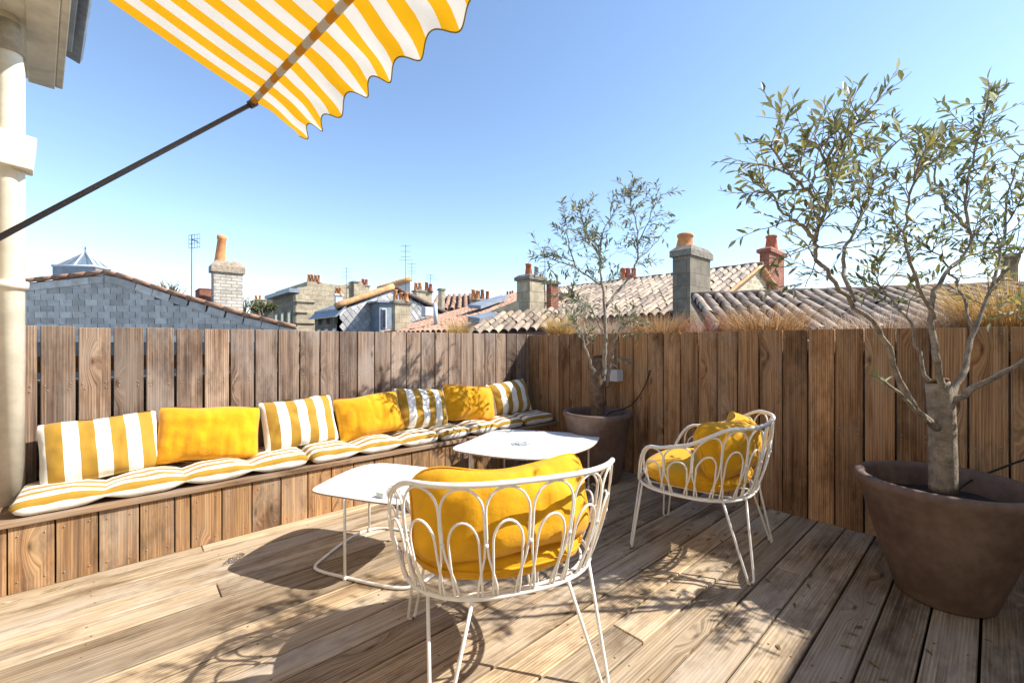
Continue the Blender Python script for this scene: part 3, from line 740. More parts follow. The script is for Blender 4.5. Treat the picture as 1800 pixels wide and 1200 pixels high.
# ------------------------------------------------------------------ small fittings
lb = empty('wall_light', (XC, 2.375, .885)); tag(lb, 'pale grey box wall light on the brown fence', 'wall light')
box('housing', .10, .17, .105, (-.052, 0, 0), M['light_box'], lb, .002)
box('back_plate', .004, .12, .08, (-.001, 0, 0), M['arm'], lb, .0005)
def cable(pts, label):
    mb = MB(); mb.tube(catmull(pts, 8, False), .005, 6); o = mb.build('irrigation_hose', M['cable']); tag(o, label, 'hose')
cable([(3.445, 2.01, .95), (3.43, 2.06, .80), (3.40, 2.14, .66), (3.35, 2.22, .595), (3.25, 2.30, .56), (3.18, 2.33, .48)], 'thin black hose running from the fence into the corner pot')
cable([(3.44, -.25, .80), (3.35, -.16, .66), (3.27, -.05, .585), (3.15, .07, .51), (3.05, .12, .46)], 'black hose running over the rim of the large pot')

# dry grass clumps in the trough
def grass(px, py_top, n, spread, h, cols, label, seed, dx=.25):
    rnd = random.Random(seed); d = None
    lat_dir = (px - 900) / FPX; r = FW + RT * lat_dir; k = (XC + dx) / r.x; base = Vector((r.x * k, r.y * k, 1.19))
    v = []; f = []; cs = []
    for i in range(n):
        a = rnd.random() * 6.283; q = rnd.random() ** .5 * spread * .45; p = Vector((math.cos(a) * q * .6, math.sin(a) * q, 0)); out = Vector((math.cos(a), math.sin(a), 0)) * rnd.uniform(.1, 1.0)
        ln = h * rnd.uniform(.5, 1.1); wd = rnd.uniform(.0016, .0034); s = Vector((rnd.gauss(0, 1), rnd.gauss(0, 1), 0)).normalized() * wd; kk = len(v); c = rnd.choice(cols); m_ = rnd.uniform(.7, 1.25)
        for j in range(5):
            t = j / 4; w_ = s * (1 - t * .85); pos = p + Vector((0, 0, ln * t * (1 - .22 * t * out.length))) + out * ln * .95 * t * t + Vector((rnd.gauss(0, .004), rnd.gauss(0, .004), 0)); v += [pos - w_, pos + w_]
        for j in range(4): f.append((kk + 2 * j, kk + 2 * j + 1, kk + 2 * j + 3, kk + 2 * j + 2)); cs.append(tuple(x * m_ for x in c))
    me = mesh('dry_grass', v, f); at_ = me.color_attributes.new('tint', 'FLOAT_COLOR', 'CORNER')
    for p, c in zip(me.polygons, cs):
        for li in p.loop_indices: at_.data[li].color = (*c, 1)
    o = link('dry_grass', me, M['straw']); o.location = base; tag(o, label, 'grass', 'dry grasses above the fence')
RUST_G = ((.42, .22, .08), (.55, .33, .15), (.30, .15, .06), (.60, .42, .22)); GOLD = ((.62, .42, .14), (.70, .50, .22), (.45, .28, .08)); PALE = ((.55, .40, .28), (.42, .28, .19), (.62, .48, .34))
grass(1160, 545, 1100, .55, .30, RUST_G, 'rust-brown dry grass tuft below the tall stone chimney', 1)
grass(1340, 540, 1300, .62, .32, RUST_G, 'wide rust-brown dry grass tuft below the near tiled roof', 2)
grass(985, 530, 900, .3, .36, GOLD, 'golden upright dry grass behind the small olive tree', 3)
grass(1065, 555, 800, .6, .28, PALE, 'pale wispy dry grass between the corner pot tree and the stone chimney', 4)
grass(1775, 505, 1200, .45, .46, GOLD, 'golden dry grass behind the large olive tree', 5)
grass(1560, 560, 700, .8, .25, PALE, 'low pale dry grass behind the trunk of the large olive tree', 6)
grass(1245, 565, 400, .35, .26, ((.30, .10, .07), (.45, .25, .16)), 'low reddish dry grass between the two rust-brown tufts', 7)
grass(1690, 560, 500, .45, .28, PALE, 'low pale dry grass beside the golden clump', 8)
# a golden tuft behind the grey fence
rr = FW + RT * ((806 - 900) / FPX); kk = (YF + .2) / rr.y
grass(806, 560, 400, .22, .3, GOLD, 'small golden grass tuft rising behind the weathered fence', 12, dx=rr.x * kk - XC)

# ================================================================== HOUSE BEHIND, PIPE, AWNING
HD = Vector((-math.sin(math.radians(5.5)), math.cos(math.radians(5.5)), 0)); HN = Vector((HD.y, -HD.x, 0))  # along facade / outwards
house = empty('house', (-.9, 3.5, 0), math.radians(5.5)); tag(house, 'cream plastered house the awning is fixed to, beside the drainpipe', 'house')
# local: y along facade, x outwards
box('wall', .3, 6.0, 4.2, (-.15, -2.4, -.6 + 2.1), M['plaster'], house, .01)
box('soffit', .66, 5.2, .05, (.31, -1.95, 2.93), M['cream_paint'], house, .004)
box('soffit_board', .12, 5.2, .022, (.575, -1.95, 2.895), M['cream_paint'], house, .004)
box('fascia', .035, 5.2, .26, (.655, -1.95, 3.03), M['cream_paint'], house, .004)
box('gutter_edge', .03, 5.0, .22, (.69, -2.15, 3.14), M['lead'], house, .004)
box('roof', 1.2, 5.3, .05, (.2, -1.95, 3.36), M['slate'], house, .004, (0, math.radians(20), 0))
pipe = empty('drainpipe', (-.432, 3.445, 0)); tag(pipe, 'cream painted drainpipe at the near end of the bench', 'drainpipe')
mb = MB(); mb.tube([(0, 0, .353), (0, 0, 2.62), (-.012, .006, 2.72), (-.03, .012, 2.93)], .054, 24); mb.build('pipe', M['cream_paint'], pipe)
mb = MB(); mb.tube([(-.012, .006, 2.70), (-.028, .012, 2.86)], [.068, .066], 24); mb.build('socket', plain('stained_pipe', (.42, .36, .27), .8, .35, 7, fine=20), pipe)
mb = MB(); mb.tube([(0, 0, 1.475), (0, 0, 1.515)], .068, 24); mb.build('clamp', M['cream_paint'], pipe)
o = box('bracket_box', .19, .17, .17, (-.005, -.02, 2.19), M['cream_paint'], pipe, .004, (math.radians(4), math.radians(5), math.radians(6)))
# awning: local frame, y along the bar, x outwards
BAR0 = Vector((.448, 2.27, 2.30)); 
awn = empty('awning', (BAR0.x, BAR0.y, 0), math.radians(6.0)); tag(awn, 'yellow and white striped drop-arm awning with scalloped valance', 'awning')
LB = 2.9; SL = .40
def sheet(name, fn, nu, nv, mat, parent, thick=.0012):
    v = [fn(i / nu, j / nv) for i in range(nu + 1) for j in range(nv + 1)]
    f = [(i * (nv + 1) + j, (i + 1) * (nv + 1) + j, (i + 1) * (nv + 1) + j + 1, i * (nv + 1) + j + 1) for i in range(nu) for j in range(nv)]
    return link(name, mesh(name, v, f, True), mat, parent)
def canopy(u, v):
    yy = -LB * u; x = -1.25 * v; z = 2.312 + SL * 1.25 * v - .03 * math.sin(math.pi * v) + .006 * mnoise.noise(Vector((yy * 4, x * 3, 0))); return (x, yy, z)
sheet('canopy', canopy, 60, 16, M['awning'], awn)
def val_len(yy): ph = -yy / .19; return .212 + .02 * math.sin(2 * math.pi * ph)
def valance(u, v):
    yy = -LB * u; ln = val_len(yy) * v; wv = mnoise.noise(Vector((yy * 3.0, 1.7, 0))); a = math.radians(-24 + 16 * wv - 10 * v)
    cr = .008 * v * math.sin(yy * 2 * math.pi / .19 + 1) + .03 * v * mnoise.noise(Vector((yy * 5, v * 2, 3)))
    return (.018 + ln * math.cos(a), yy, 2.30 + ln * math.sin(a) + cr)
sheet('valance', valance, 420, 10, M['awning'], awn)
mb = MB(); mb.tube([Vector(valance(i / 420, 1.0)) for i in range(421)], .0026, 6); mb.build('valance_binding', M['olive_binding'], awn)
mb = MB(); mb.tube([(.0, .012, 2.297), (.0, -LB, 2.297)], .014, 12); mb.build('front_bar', M['awning'], awn)
mb = MB(); mb.tube([(-.005, .004, 2.285), (-1.36, .004, .935)], .0095, 12); mb.tube([(-.012, .004, 2.278), (.012, .004, 2.302)], .017, 10); mb.build('drop_arm', M['arm'], awn)
mb = MB(); mb.tube([(-.005, -LB, 2.285), (-1.36, -LB, .935)], .0125, 12); mb.build('drop_arm', M['arm'], awn)
# unseen wall added behind the camera's right shoulder to shade the deck
gw = box('shade_wall', 6.2, .2, 2.36, (3.65, -1.33, 1.18), M['plaster'], None, .01)
tag(gw, 'unseen plastered wall added out of view to shade the deck', 'wall')

# ================================================================== NEIGHBOURING ROOFS
def chimney(name, label, edge_px, d, left_px, right_px, top_py, bot_py, mat, cap=.12, capmat=None, pots=(), group='chimneys', capover=.05):
    """axis-aligned stack; its nearest vertical edge stands at edge_px, distance d"""
    e = at(edge_px, 600, d); 
    # face towards -X spans +Y (to the left in view), face towards -Y spans +X (to the right)
    def reach(px, ax):
        r = FW + RT * ((px - 900) / FPX)
        # point e + s*ax on ray: solve
        det = ax.x * (-r.y) - ax.y * (-r.x); s = ((-e.x) * (-r.y) - (-e.y) * (-r.x)) / det; return abs(s)
    sy = reach(left_px, Vector((0, 1, 0))); sx = reach(right_px, Vector((1, 0, 0)))
    z1 = at(edge_px, top_py, d).z; z0 = at(edge_px, bot_py, d).z
    root = empty(name, (e.x + sx / 2, e.y + sy / 2, z0)); tag(root, label, 'chimney', group)
    hh = z1 - z0
    box('stack', sx, sy, hh - cap, (0, 0, (hh - cap) / 2), mat, root, .01)
    if cap:
        c = MB(); t = capover
        a = [(-sx / 2 - t, -sy / 2 - t), (sx / 2 + t, -sy / 2 - t), (sx / 2 + t, sy / 2 + t), (-sx / 2 - t, sy / 2 + t)]
        vs = [(p, q, hh - cap) for p, q in a] + [(p, q, hh - cap * .45) for p, q in a] + [(p * .72, q * .72, hh) for p, q in a]
        c.add(vs, [(3, 2, 1, 0), (8, 9, 10, 11)] + [(r * 4 + i, r * 4 + (i + 1) % 4, r * 4 + 4 + (i + 1) % 4, r * 4 + 4 + i) for r in (0, 1) for i in range(4)])
        c.build('cap', capmat or M['moss_cap'], root, False)
    for (ppx, ptop, pbot, wpx, pm, lean) in pots:
        q = at(ppx, pbot, d + (sx + sy) * .35) - Vector(root.location); hgt = (pbot - ptop) / FPX * (d + .5); r = wpx / 2 / FPX * (d + .5)
        v, f = lathe([(0, -.03), (r * 1.12, -.03), (r * 1.1, .02), (r * .98, hgt * .3), (r * .78, hgt * .86), (r * .92, hgt * .88), (r * .92, hgt), (r * .62, hgt), (r * .6, hgt * .7)], 16)
        o = link('chimney_pot', fix(mesh('chimney_pot', v, f, True)), pm, root); o.location = (q.x, q.y, hh - cap * .3); o.rotation_euler = (0, lean, 0)
    return root
def tile_mesh(r0, r1, ln, th=.014):
    v = []; f = []; n = 6
    for (rr, z0) in ((r0, 0), (r0 - th, 0)):
        for yy, r in ((0, rr), (-ln, rr * r1 / r0)):
            for i in range(n + 1): a = math.pi * i / n; v.append((math.cos(a) * r, yy, math.sin(a) * r))
    m = n + 1
    for i in range(n):
        f.append((i, i + 1, m + i + 1, m + i)); f.append((2 * m + i + 1, 2 * m + i, 3 * m + i, 3 * m + i + 1)); f.append((m + i, m + i + 1, 3 * m + i + 1, 3 * m + i))
    return fix(mesh('tile', v, f, True))
def tiled(parent, r0, r1, e0, e1, pitch, course, mat, base_mat, joined=False, seed=0, thick=.10):
    """roof slope between ridge r0-r1 and eave e0-e1, covered with canal tiles"""
    rnd = random.Random(seed); r0, r1, e0, e1 = map(Vector, (r0, r1, e0, e1))
    nrm = (r1 - r0).cross(e0 - r0).normalized(); nrm = nrm if nrm.z > 0 else -nrm
    v = [r0, r1, e1, e0]; v += [p - nrm * thick for p in v]
    o = link('slope', fix(mesh('slope', [p - nrm * .02 for p in v], [(0, 1, 2, 3), (7, 6, 5, 4), (0, 4, 5, 1), (1, 5, 6, 2), (2, 6, 7, 3), (3, 7, 4, 0)])), base_mat, parent)
    nc = max(1, round((r1 - r0).length / pitch)); nr = max(1, round((e0 - r0).length / course))
    tm = tile_mesh(pitch * .44, pitch * .34, course * 1.22); tm.materials.append(mat); mb = MB()
    for i in range(nc):
        for j in range(nr):
            u = (i + .5) / nc; a = r0.lerp(r1, u); b_ = e0.lerp(e1, u); dn = (b_ - a).normalized(); sd = dn.cross(nrm).normalized()
            p = a.lerp(b_, (j + 1.0) / nr) + nrm * (.012 + rnd.uniform(0, .008)) + sd * rnd.uniform(-.012, .012)
            tilt = .035 + rnd.uniform(-.02, .02); yw = rnd.uniform(-.05, .05)
            up = (nrm + dn * tilt).normalized(); yax = (dn - up * dn.dot(up)).normalized(); yax = (yax + sd * yw).normalized(); xax = yax.cross(up).normalized()
            mt = Matrix(((xax.x, yax.x, up.x, p.x), (xax.y, yax.y, up.y, p.y), (xax.z, yax.z, up.z, p.z), (0, 0, 0, 1)))
            if joined:
                k = len(mb.v); mb.v += [tuple(mt @ q.co) for q in tm.vertices]; mb.f += [tuple(q + k for q in pl.vertices) for pl in tm.polygons]
            else:
                t_ = link('tile', tm, mat, parent); pm = parent.matrix_basis.copy() if parent else Matrix(); t_.matrix_basis = pm.inverted() @ mt
    if joined:
        t_ = mb.build('tiles', mat, parent, True, False); t_['kind'] = 'stuff'
        if parent: t_.matrix_basis = parent.matrix_basis.inverted()
    if parent: o.matrix_basis = parent.matrix_basis.inverted()
    return nrm
def ridge_line(parent, a, b_, r, mat, name='ridge'):
    mb = MB(); a = Vector(a); b_ = Vector(b_); n = max(2, int((b_ - a).length / .38)); pts = [a.lerp(b_, i / n) + Vector((0, 0, .012 * (i % 2))) for i in range(n + 1)]
    mb.tube(pts, [r * (1 + .08 * (i % 2)) for i in range(n + 1)], 8); o = mb.build(name, mat, parent, True); o.matrix_basis = parent.matrix_basis.inverted() if parent else Matrix(); return o
def wpart(name, poly, ext, mat, parent):
    o = prism(name, poly, ext, mat, parent); o.matrix_basis = parent.matrix_basis.inverted(); return o

# --- near tiled roof on the right
r0 = at(1215, 523, 9.15); r1 = at(1800, 505, 7.8); ev = (r1 - r0).normalized(); r1 = r0 + ev * 7.8
dn = Vector((ev.y, -ev.x, 0)); dn = dn if dn.dot(FW) < 0 else -dn
e0 = r0 + dn * 2.25 + Vector((0, 0, -.80)); e1 = r1 + dn * 2.25 + Vector((0, 0, -.80))
hA = empty('tiled_house', ((e0.x + e1.x) / 2, (e0.y + e1.y) / 2, -7)); tag(hA, 'near house with low canal-tile roof just beyond the brown fence', 'house')
tiled(hA, r0, r1, e0, e1, .2, .335, M['tile_piece'], M['tile_dark'], False, 1)
ridge_line(hA, r0 + Vector((0, 0, .03)), r1 + Vector((0, 0, .03)), .075, M['ridge'])
wpart('wall', [e0 - dn * .25 + Vector((0, 0, -.15)), e1 - dn * .25 + Vector((0, 0, -.15)), Vector((e1.x, e1.y, -7)) - dn * .25, Vector((e0.x, e0.y, -7)) - dn * .25], -dn * 3.5, M['plaster'], hA)
wpart('gutter', [e0 + dn * .02 + Vector((0, 0, -.12)), e1 + dn * .02 + Vector((0, 0, -.12)), e1 + dn * .02 + Vector((0, 0, -.22)), e0 + dn * .02 + Vector((0, 0, -.22))], dn * .1, M['zinc'], hA)
# --- middle tiled roof with rubble gable
pk = at(1338, 467, 13.0); ry = Vector((0, 1, 0)); r1 = pk + ry * 8.2
e_n = at(1178, 552, 11.0); run = Vector((-1, 0, 0)) * 3.9; e0 = pk + run + Vector((0, 0, -1.62)); e1 = e0 + ry * 8.2
hB = empty('tiled_house', (pk.x, pk.y, -7)); tag(hB, 'house with pinkish tiled roof and pale rubble gable behind the tall stone chimney', 'house')
tiled(hB, pk, r1, e0, e1, .245, .37, M['tile_piece'], M['tile_dark'], False, 2)
ridge_line(hB, pk + Vector((0, -.05, .03)), r1 + Vector((0, 0, .03)), .085, M['ridge'])
eR = pk + Vector((3.2, 0, -1.33))
wpart('gable', [pk + Vector((0, .12, -.08)), e0 + Vector((.2, .12, -.1)), Vector((e0.x + .2, e0.y + .12, -7)), Vector((eR.x - .2, eR.y + .12, -7)), eR + Vector((-.2, .12, -.1))], (0, 6, 0), M['rubble'], hB)
wpart('far_slope', [pk, eR, eR + ry * 8.2, r1], (0, 0, -.1), M['tile_mass'], hB)
ridge_line(hB, pk + Vector((0, -.02, .0)), e0 + Vector((0, -.02, .02)), .045, M['tile_verge'], 'verge'); ridge_line(hB, pk + Vector((0, -.02, 0)), eR + Vector((0, -.02, 0)), .045, M['tile_verge'], 'verge')
chimney('stone_chimney', 'tall sooty stone chimney with one orange pot beyond the brown fence', 1213, 10.0, 1182, 1249, 428, 600, M['stone_dark'], .26, M['moss_cap'], [(1203, 402, 432, 30, M['terracotta'], .12)])
chimney('brick_chimney', 'red brick chimney at the peak of the rubble gable', 1352, 13.6, 1335, 1379, 432, 520, M['brick_red'], .18, M['brick_red'], [(1356, 404, 432, 20, M['terracotta_red'], 0)], capover=.07)
chimney('stone_chimney', 'grey stone chimney at the right edge behind the large olive tree', 1790, 11, 1768, 1830, 440, 540, M['stone_dark'], .15)
chimney('chimney_stub', 'low dark chimney with three red pots on the far ridge', 1098, 17.2, 1078, 1122, 488, 530, M['moss_cap'], .15, M['moss_cap'], [(1095, 470, 492, 10, M['terracotta_red'], 0), (1104, 470, 492, 10, M['terracotta_red'], 0), (1114, 470, 492, 10, M['terracotta_red'], 0)])
# --- roofs in the middle distance
hC = empty('tiled_house', (*at(860, 600, 15).xy, -7)); tag(hC, 'long orange-tiled roof with pale verge strip beyond the fence corner', 'house')
a, b_, c, d_ = at(905, 518, 21), at(1010, 512, 17), at(820, 586, 11.5), at(668, 588, 16)
tiled(hC, a, b_, d_, c, .26, .40, M['tile_mass'], M['tile_dark'], True, 3)
mb = MB(); n_ = 9
for i in range(n_):
    p, q = c.lerp(b_, i / n_), c.lerp(b_, (i + .93) / n_); mb.tube([p + Vector((0, 0, .10)), q + Vector((0, 0, .13))], [.13, .11], 8)
o = mb.build('verge', plain('pale_verge_tiles', (.50, .42, .35), .9, .25, 6), hC); o.matrix_basis = hC.matrix_basis.inverted()
wpart('wall', [c + Vector((0, 0, -.1)), b_ + Vector((0, 0, -.1)), Vector((b_.x, b_.y, -7)), Vector((c.x, c.y, -7))], FW * 1.2 - RT * .8, M['stone'], hC)
wpart('skylight', [at(823, 541, 15.6), at(880, 524, 17.6), at(893, 526, 17.2), at(845, 543, 15.2)], (0, 0, .12), M['lead'], hC)
hD = empty('tiled_house', (*at(930, 600, 10).xy, -7)); tag(hD, 'low tiled lean-to roof with scalloped eave behind the fence corner', 'house')
tiled(hD, at(862, 556, 11.2), at(1030, 541, 11.6), at(812, 590, 9.6), at(1010, 578, 9.6), .21, .36, M['tile_piece'], M['tile_dark'], False, 4)
wpart('wall', [at(818, 592, 9.9), at(1012, 581, 9.9), Vector((*at(1012, 581, 9.9).xy, -7)), Vector((*at(818, 592, 9.9).xy, -7))], FW * 1.5, M['lead'], hD)
wpart('back_wall', [at(838, 556, 11.3), at(912, 527, 11.3), at(912, 562, 11.3), at(838, 562, 11.3)], FW * .4, M['stone'], hD)
wpart('roof_window', [at(822, 566, 10.7), at(862, 557, 11.0), at(876, 560, 10.8), at(843, 569, 10.5)], (0, 0, .14), M['lead'], hD)
chimney('stone_chimney', 'broad stone chimney with patched render, a red pot and a metal cowl', 931, 11.8, 908, 958, 480, 570, M['stone'], .16, M['moss_cap'], [(929, 463, 486, 12, M['terracotta_red'], 0), (943, 466, 484, 9, M['zinc'], 0)])
chimney('brick_chimney', 'crumbling orange brick chimney behind the broad stone chimney', 968, 12.6, 960, 982, 492, 545, M['brick_red'], .1)
for (px, d, tp, bt, lp, rp, lab, pots) in (
    (838, 24, 524, 560, 828, 864, 'distant chimney block with a row of red pots left of the corner', [(832, 508, 526, 8, M['terracotta'], 0), (840, 512, 528, 9, M['terracotta'], 0), (848, 508, 526, 7, M['terracotta_red'], 0), (857, 511, 526, 7, M['terracotta_red'], 0)]),
    (893, 26, 517, 545, 888, 904, 'tiny distant chimney with three dark pots', [(892, 513, 520, 4, M['terracotta_red'], 0), (897, 513, 520, 4, M['terracotta_red'], 0), (901, 512, 520, 4, M['terracotta_red'], 0)]),
    (732, 22, 508, 560, 725, 760, 'pale banded chimney with several pots beside the mast', [(731, 494, 508, 7, M['terracotta'], 0), (738, 494, 508, 7, M['terracotta'], 0), (750, 495, 510, 7, M['terracotta_red'], 0), (757, 500, 512, 7, M['terracotta_red'], 0)]),
    (776, 25, 506, 560, 770, 782, 'narrow dark chimney shaft standing alone', []),
    (622, 27, 493, 540, 614, 630, 'small square grey chimney on the townhouse roof', []),
    (641, 30, 500, 540, 634, 650, 'small chimney with red pots behind the townhouse', [(638, 488, 500, 6, M['terracotta_red'], 0), (644, 489, 500, 6, M['terracotta_red'], 0)])):
    chimney('chimney', lab, px, d, lp, rp, tp, bt, M['stone'], .12, None, pots)
hE = empty('tiled_house', (*at(800, 600, 27).xy, -7)); tag(hE, 'distant red-tiled roof between the lone shaft and the red pots', 'house')
tiled(hE, at(768, 521, 30), at(840, 518, 30), at(752, 545, 26), at(850, 545, 26), .35, .5, M['tile_mass'], M['tile_dark'], True, 5)
wpart('wall', [at(752, 546, 26.3), at(850, 546, 26.3), Vector((*at(850, 546, 26.3).xy, -7)), Vector((*at(752, 546, 26.3).xy, -7))], FW * 4, M['stone'], hE)
# --- house with scale-slate gable
dH = 18.0
hF = empty('slate_house', (*at(660, 600, dH).xy, -7)); tag(hF, 'house with fish-scale slate gable and orange verge in the middle distance', 'house')
gp = [(597, 544), (612, 535), (690, 506), (724, 522), (790, 556), (800, 600), (597, 600)]
e = at(597, 600, dH); X1 = Vector((1, 0, 0))
def onYplane(px, py, Y): r = FW + RT * ((px - 900) / FPX); k = Y / r.y; return Vector((r.x * k, Y, EYE + (600 - py) / FPX * k))
def onXplane(px, py, X): r = FW + RT * ((px - 900) / FPX); k = X / r.x; return Vector((X, r.y * k, EYE + (600 - py) / FPX * k))
YG = e.y
gw_pts = [onYplane(a_, b2, YG) for a_, b2 in ((597, 541), (690, 507), (800, 560))]
lowz = -7
wpart('gable', [gw_pts[0], gw_pts[1], gw_pts[2], Vector((gw_pts[2].x, YG, lowz)), Vector((gw_pts[0].x, YG, lowz))], (0, .3, 0), M['white_wall'], hF)
for a_, b2 in ((gw_pts[0], gw_pts[1]), (gw_pts[1], gw_pts[2])):
    wpart('roof_slope', [a_, b2, b2 + Vector((0, 3.2, 0)), a_ + Vector((0, 3.2, 0))], (0, 0, -.1), M['lead'], hF)
ridge_line(hF, gw_pts[0] + Vector((-.2, -.08, .05)), gw_pts[1] + Vector((0, -.08, .08)), .13, M['tile_verge'], 'verge'); ridge_line(hF, gw_pts[1] + Vector((0, -.08, .08)), gw_pts[2] + Vector((0, -.08, .05)), .10, M['ridge'], 'verge')
# scale slates: diamonds hung on the gable
sz = .30; dm = mesh('scale', [(0, -.03, -sz * .57), (sz * .46, -.018, 0), (0, -.004, sz * .57), (-sz * .46, -.018, 0), (0, .02, -sz * .57), (sz * .46, .02, 0), (0, .02, sz * .57), (-sz * .46, .02, 0)], [(0, 1, 2, 3), (0, 4, 5, 1), (1, 5, 6, 2), (2, 6, 7, 3), (3, 7, 4, 0)]); fix(dm); dm.materials.append(M['scale_piece'])
xg0, xg1 = gw_pts[0].x, gw_pts[2].x; row = 0; zz = 1.1
inv = hF.matrix_basis.inverted()
while zz < gw_pts[1].z:
    xx = xg0 + (sz * .5 if row % 2 else 0) + .12
    while xx < xg1:
        zt = gw_pts[0].z + (gw_pts[1].z - gw_pts[0].z) * (xx - xg0) / (gw_pts[1].x - xg0) if xx < gw_pts[1].x else gw_pts[1].z + (gw_pts[2].z - gw_pts[1].z) * (xx - gw_pts[1].x) / (xg1 - gw_pts[1].x)
        if zz + .17 < zt:
            s_ = link('slate', dm, None, hF); s_.matrix_basis = inv @ Matrix.Translation((xx, YG - .012, zz)) @ Matrix.Rotation(random.uniform(-.03, .03), 4, 'Y')
        xx += sz
    zz += sz * .60; row += 1
# its street front, with shade put into the darker stone colour
f0 = gw_pts[0]; ff = lambda s, z: Vector((f0.x, YG + s, z))
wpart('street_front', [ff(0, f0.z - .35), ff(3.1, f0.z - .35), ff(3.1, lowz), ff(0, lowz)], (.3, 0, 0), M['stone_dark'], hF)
wpart('mansard', [ff(-.15, f0.z - .38) + Vector((-.25, 0, 0)), ff(3.3, f0.z - .38) + Vector((-.25, 0, 0)), ff(3.3, f0.z + .05) + Vector((.15, 0, 0)), ff(-.15, f0.z + .05) + Vector((.15, 0, 0))], (.1, 0, .02), M['lead'], hF)
for i in range(3):
    wn = wpart('window', [ff(.35 + i * .95, 1.75), ff(.75 + i * .95, 1.75), ff(.75 + i * .95, .9), ff(.35 + i * .95, .9)], (-.03, 0, 0), M['white_wall'], hF)
    pn = prism('pane', [ff(.40 + i * .95, 1.7), ff(.70 + i * .95, 1.7), ff(.70 + i * .95, .95), ff(.40 + i * .95, .95)], (-.036, 0, 0), M['window'], wn); pn.matrix_basis = (hF.matrix_basis @ wn.matrix_basis).inverted()
    wpart('corbel', [ff(.2 + i * 1.0, f0.z - .38), ff(.36 + i * 1.0, f0.z - .38), ff(.36 + i * 1.0, f0.z - .62), ff(.2 + i * 1.0, f0.z - .62)], (-.15, 0, 0), M['stone_dark'], hF)
# dormer on the gable side
dq = onYplane(667, 532, YG - .9); dr = onYplane(690, 532, YG - .9)
wpart('dormer', [Vector((dq.x, YG - .9, dq.z)), Vector((dr.x, YG - .9, dr.z)), Vector((dr.x, YG - .9, .6)), Vector((dq.x, YG - .9, .6))], (0, .9, 0), M['lead'], hF)
wpart('dormer_roof', [Vector((dq.x - .15, YG - 1.05, dq.z)), Vector((dr.x + .2, YG - 1.05, dr.z)), Vector((dr.x + .2, YG - 1.05, dr.z + .08)), Vector((dq.x - .15, YG - 1.05, dq.z + .08))], (0, 1.05, .0), M['lead'], hF)
wn = wpart('dormer_window', [onYplane(671, 542, YG - .92), onYplane(679, 542, YG - .92), onYplane(679, 577, YG - .92), onYplane(671, 577, YG - .92)], (0, -.03, 0), M['white_wall'], hF)
pn = prism('pane', [onYplane(672.3, 544, YG - .955), onYplane(677.8, 544, YG - .955), onYplane(677.8, 576, YG - .955), onYplane(672.3, 576, YG - .955)], (0, -.01, 0), M['window'], wn); pn.matrix_basis = (hF.matrix_basis @ wn.matrix_basis).inverted()
chimney('stone_chimney', 'square stone chimney with three flared pots in front of the fish-scale gable', 694, 15.0, 688, 722, 526, 600, M['stone'], .14, M['moss_cap'], [(695, 510, 530, 8, M['terracotta'], 0), (705, 515, 530, 8, M['terracotta'], 0), (714, 516, 531, 8, M['terracotta'], 0)])
# white gabled roof behind it
hG = empty('white_gable_house', (*at(700, 600, 24).xy, -7)); tag(hG, 'narrow white gable with orange verge behind the fish-scale house', 'house')
wpart('gable', [at(670, 507, 24), at(721, 492, 24), at(721, 560, 24), at(670, 560, 24)], FW * 5, M['white_wall'], hG)
ridge_line(hG, at(664, 508, 23.9), at(722, 490, 23.9), .14, M['tile_verge'], 'verge')
# --- stone townhouse with quoins
hT = empty('townhouse', (*at(560, 600, 25).xy, -7)); tag(hT, 'tall stone townhouse with quoined corner and shaded window front', 'building')
ec = at(522, 600, 25.0); YT = ec.y; XT = ec.x
ztop = onYplane(522, 506, YT).z; zt2 = onYplane(545, 495, YT).z
xr = onYplane(668, 600, YT).x; xm = onYplane(540, 600, YT).x; xk = onYplane(600, 500, YT).x
wpart('side_wall', [Vector((XT, YT, ztop)), Vector((xm, YT, ztop + .15)), Vector((xm, YT, zt2)), Vector((xk, YT, zt2 - .05)), Vector((xk + 1.2, YT, zt2 + .35)), Vector((xr, YT, ztop - .9)), Vector((xr, YT, -7)), Vector((XT, YT, -7))], (0, 7, 0), M['stone'], hT)
wpart('street_front', [Vector((XT - .02, YT + .02, ztop - .25)), Vector((XT - .02, YT + 5.2, ztop - .25)), Vector((XT - .02, YT + 5.2, -7)), Vector((XT - .02, YT + .02, -7))], (.3, 0, 0), M['stone_dark'], hT)  # darker copy of the side wall's stone, shade put into its colour
wpart('cornice', [Vector((XT - .45, YT - .12, ztop - .28)), Vector((XT - .45, YT + 5.6, ztop - .28)), Vector((XT - .45, YT + 5.6, ztop - .05)), Vector((XT - .45, YT - .12, ztop - .05))], (.6, 0, 0), M['lead'], hT)
for i in range(6):
    zq = .4 + i * .62
    wpart('quoin', [Vector((XT - .09, YT - .10, zq)), Vector((XT + (1.0 if i % 2 else .6), YT - .10, zq)), Vector((XT + (1.0 if i % 2 else .6), YT - .10, zq + .40)), Vector((XT - .09, YT - .10, zq + .40))], (0, .5, 0), M['stone'], hT)
for i in range(3):
    wn = wpart('window', [Vector((XT - .03, YT + .9 + i * 1.45, 3.0)), Vector((XT - .03, YT + 1.6 + i * 1.45, 3.0)), Vector((XT - .03, YT + 1.6 + i * 1.45, .6)), Vector((XT - .03, YT + .9 + i * 1.45, .6))], (-.05, 0, 0), M['stone'], hT)
    pn = prism('pane', [Vector((XT - .085, YT + 1.02 + i * 1.45, 2.9)), Vector((XT - .085, YT + 1.5 + i * 1.45, 2.9)), Vector((XT - .085, YT + 1.5 + i * 1.45, .6)), Vector((XT - .085, YT + 1.02 + i * 1.45, .6))], (-.01, 0, 0), M['window'], wn); pn.matrix_basis = (hT.matrix_basis @ wn.matrix_basis).inverted()
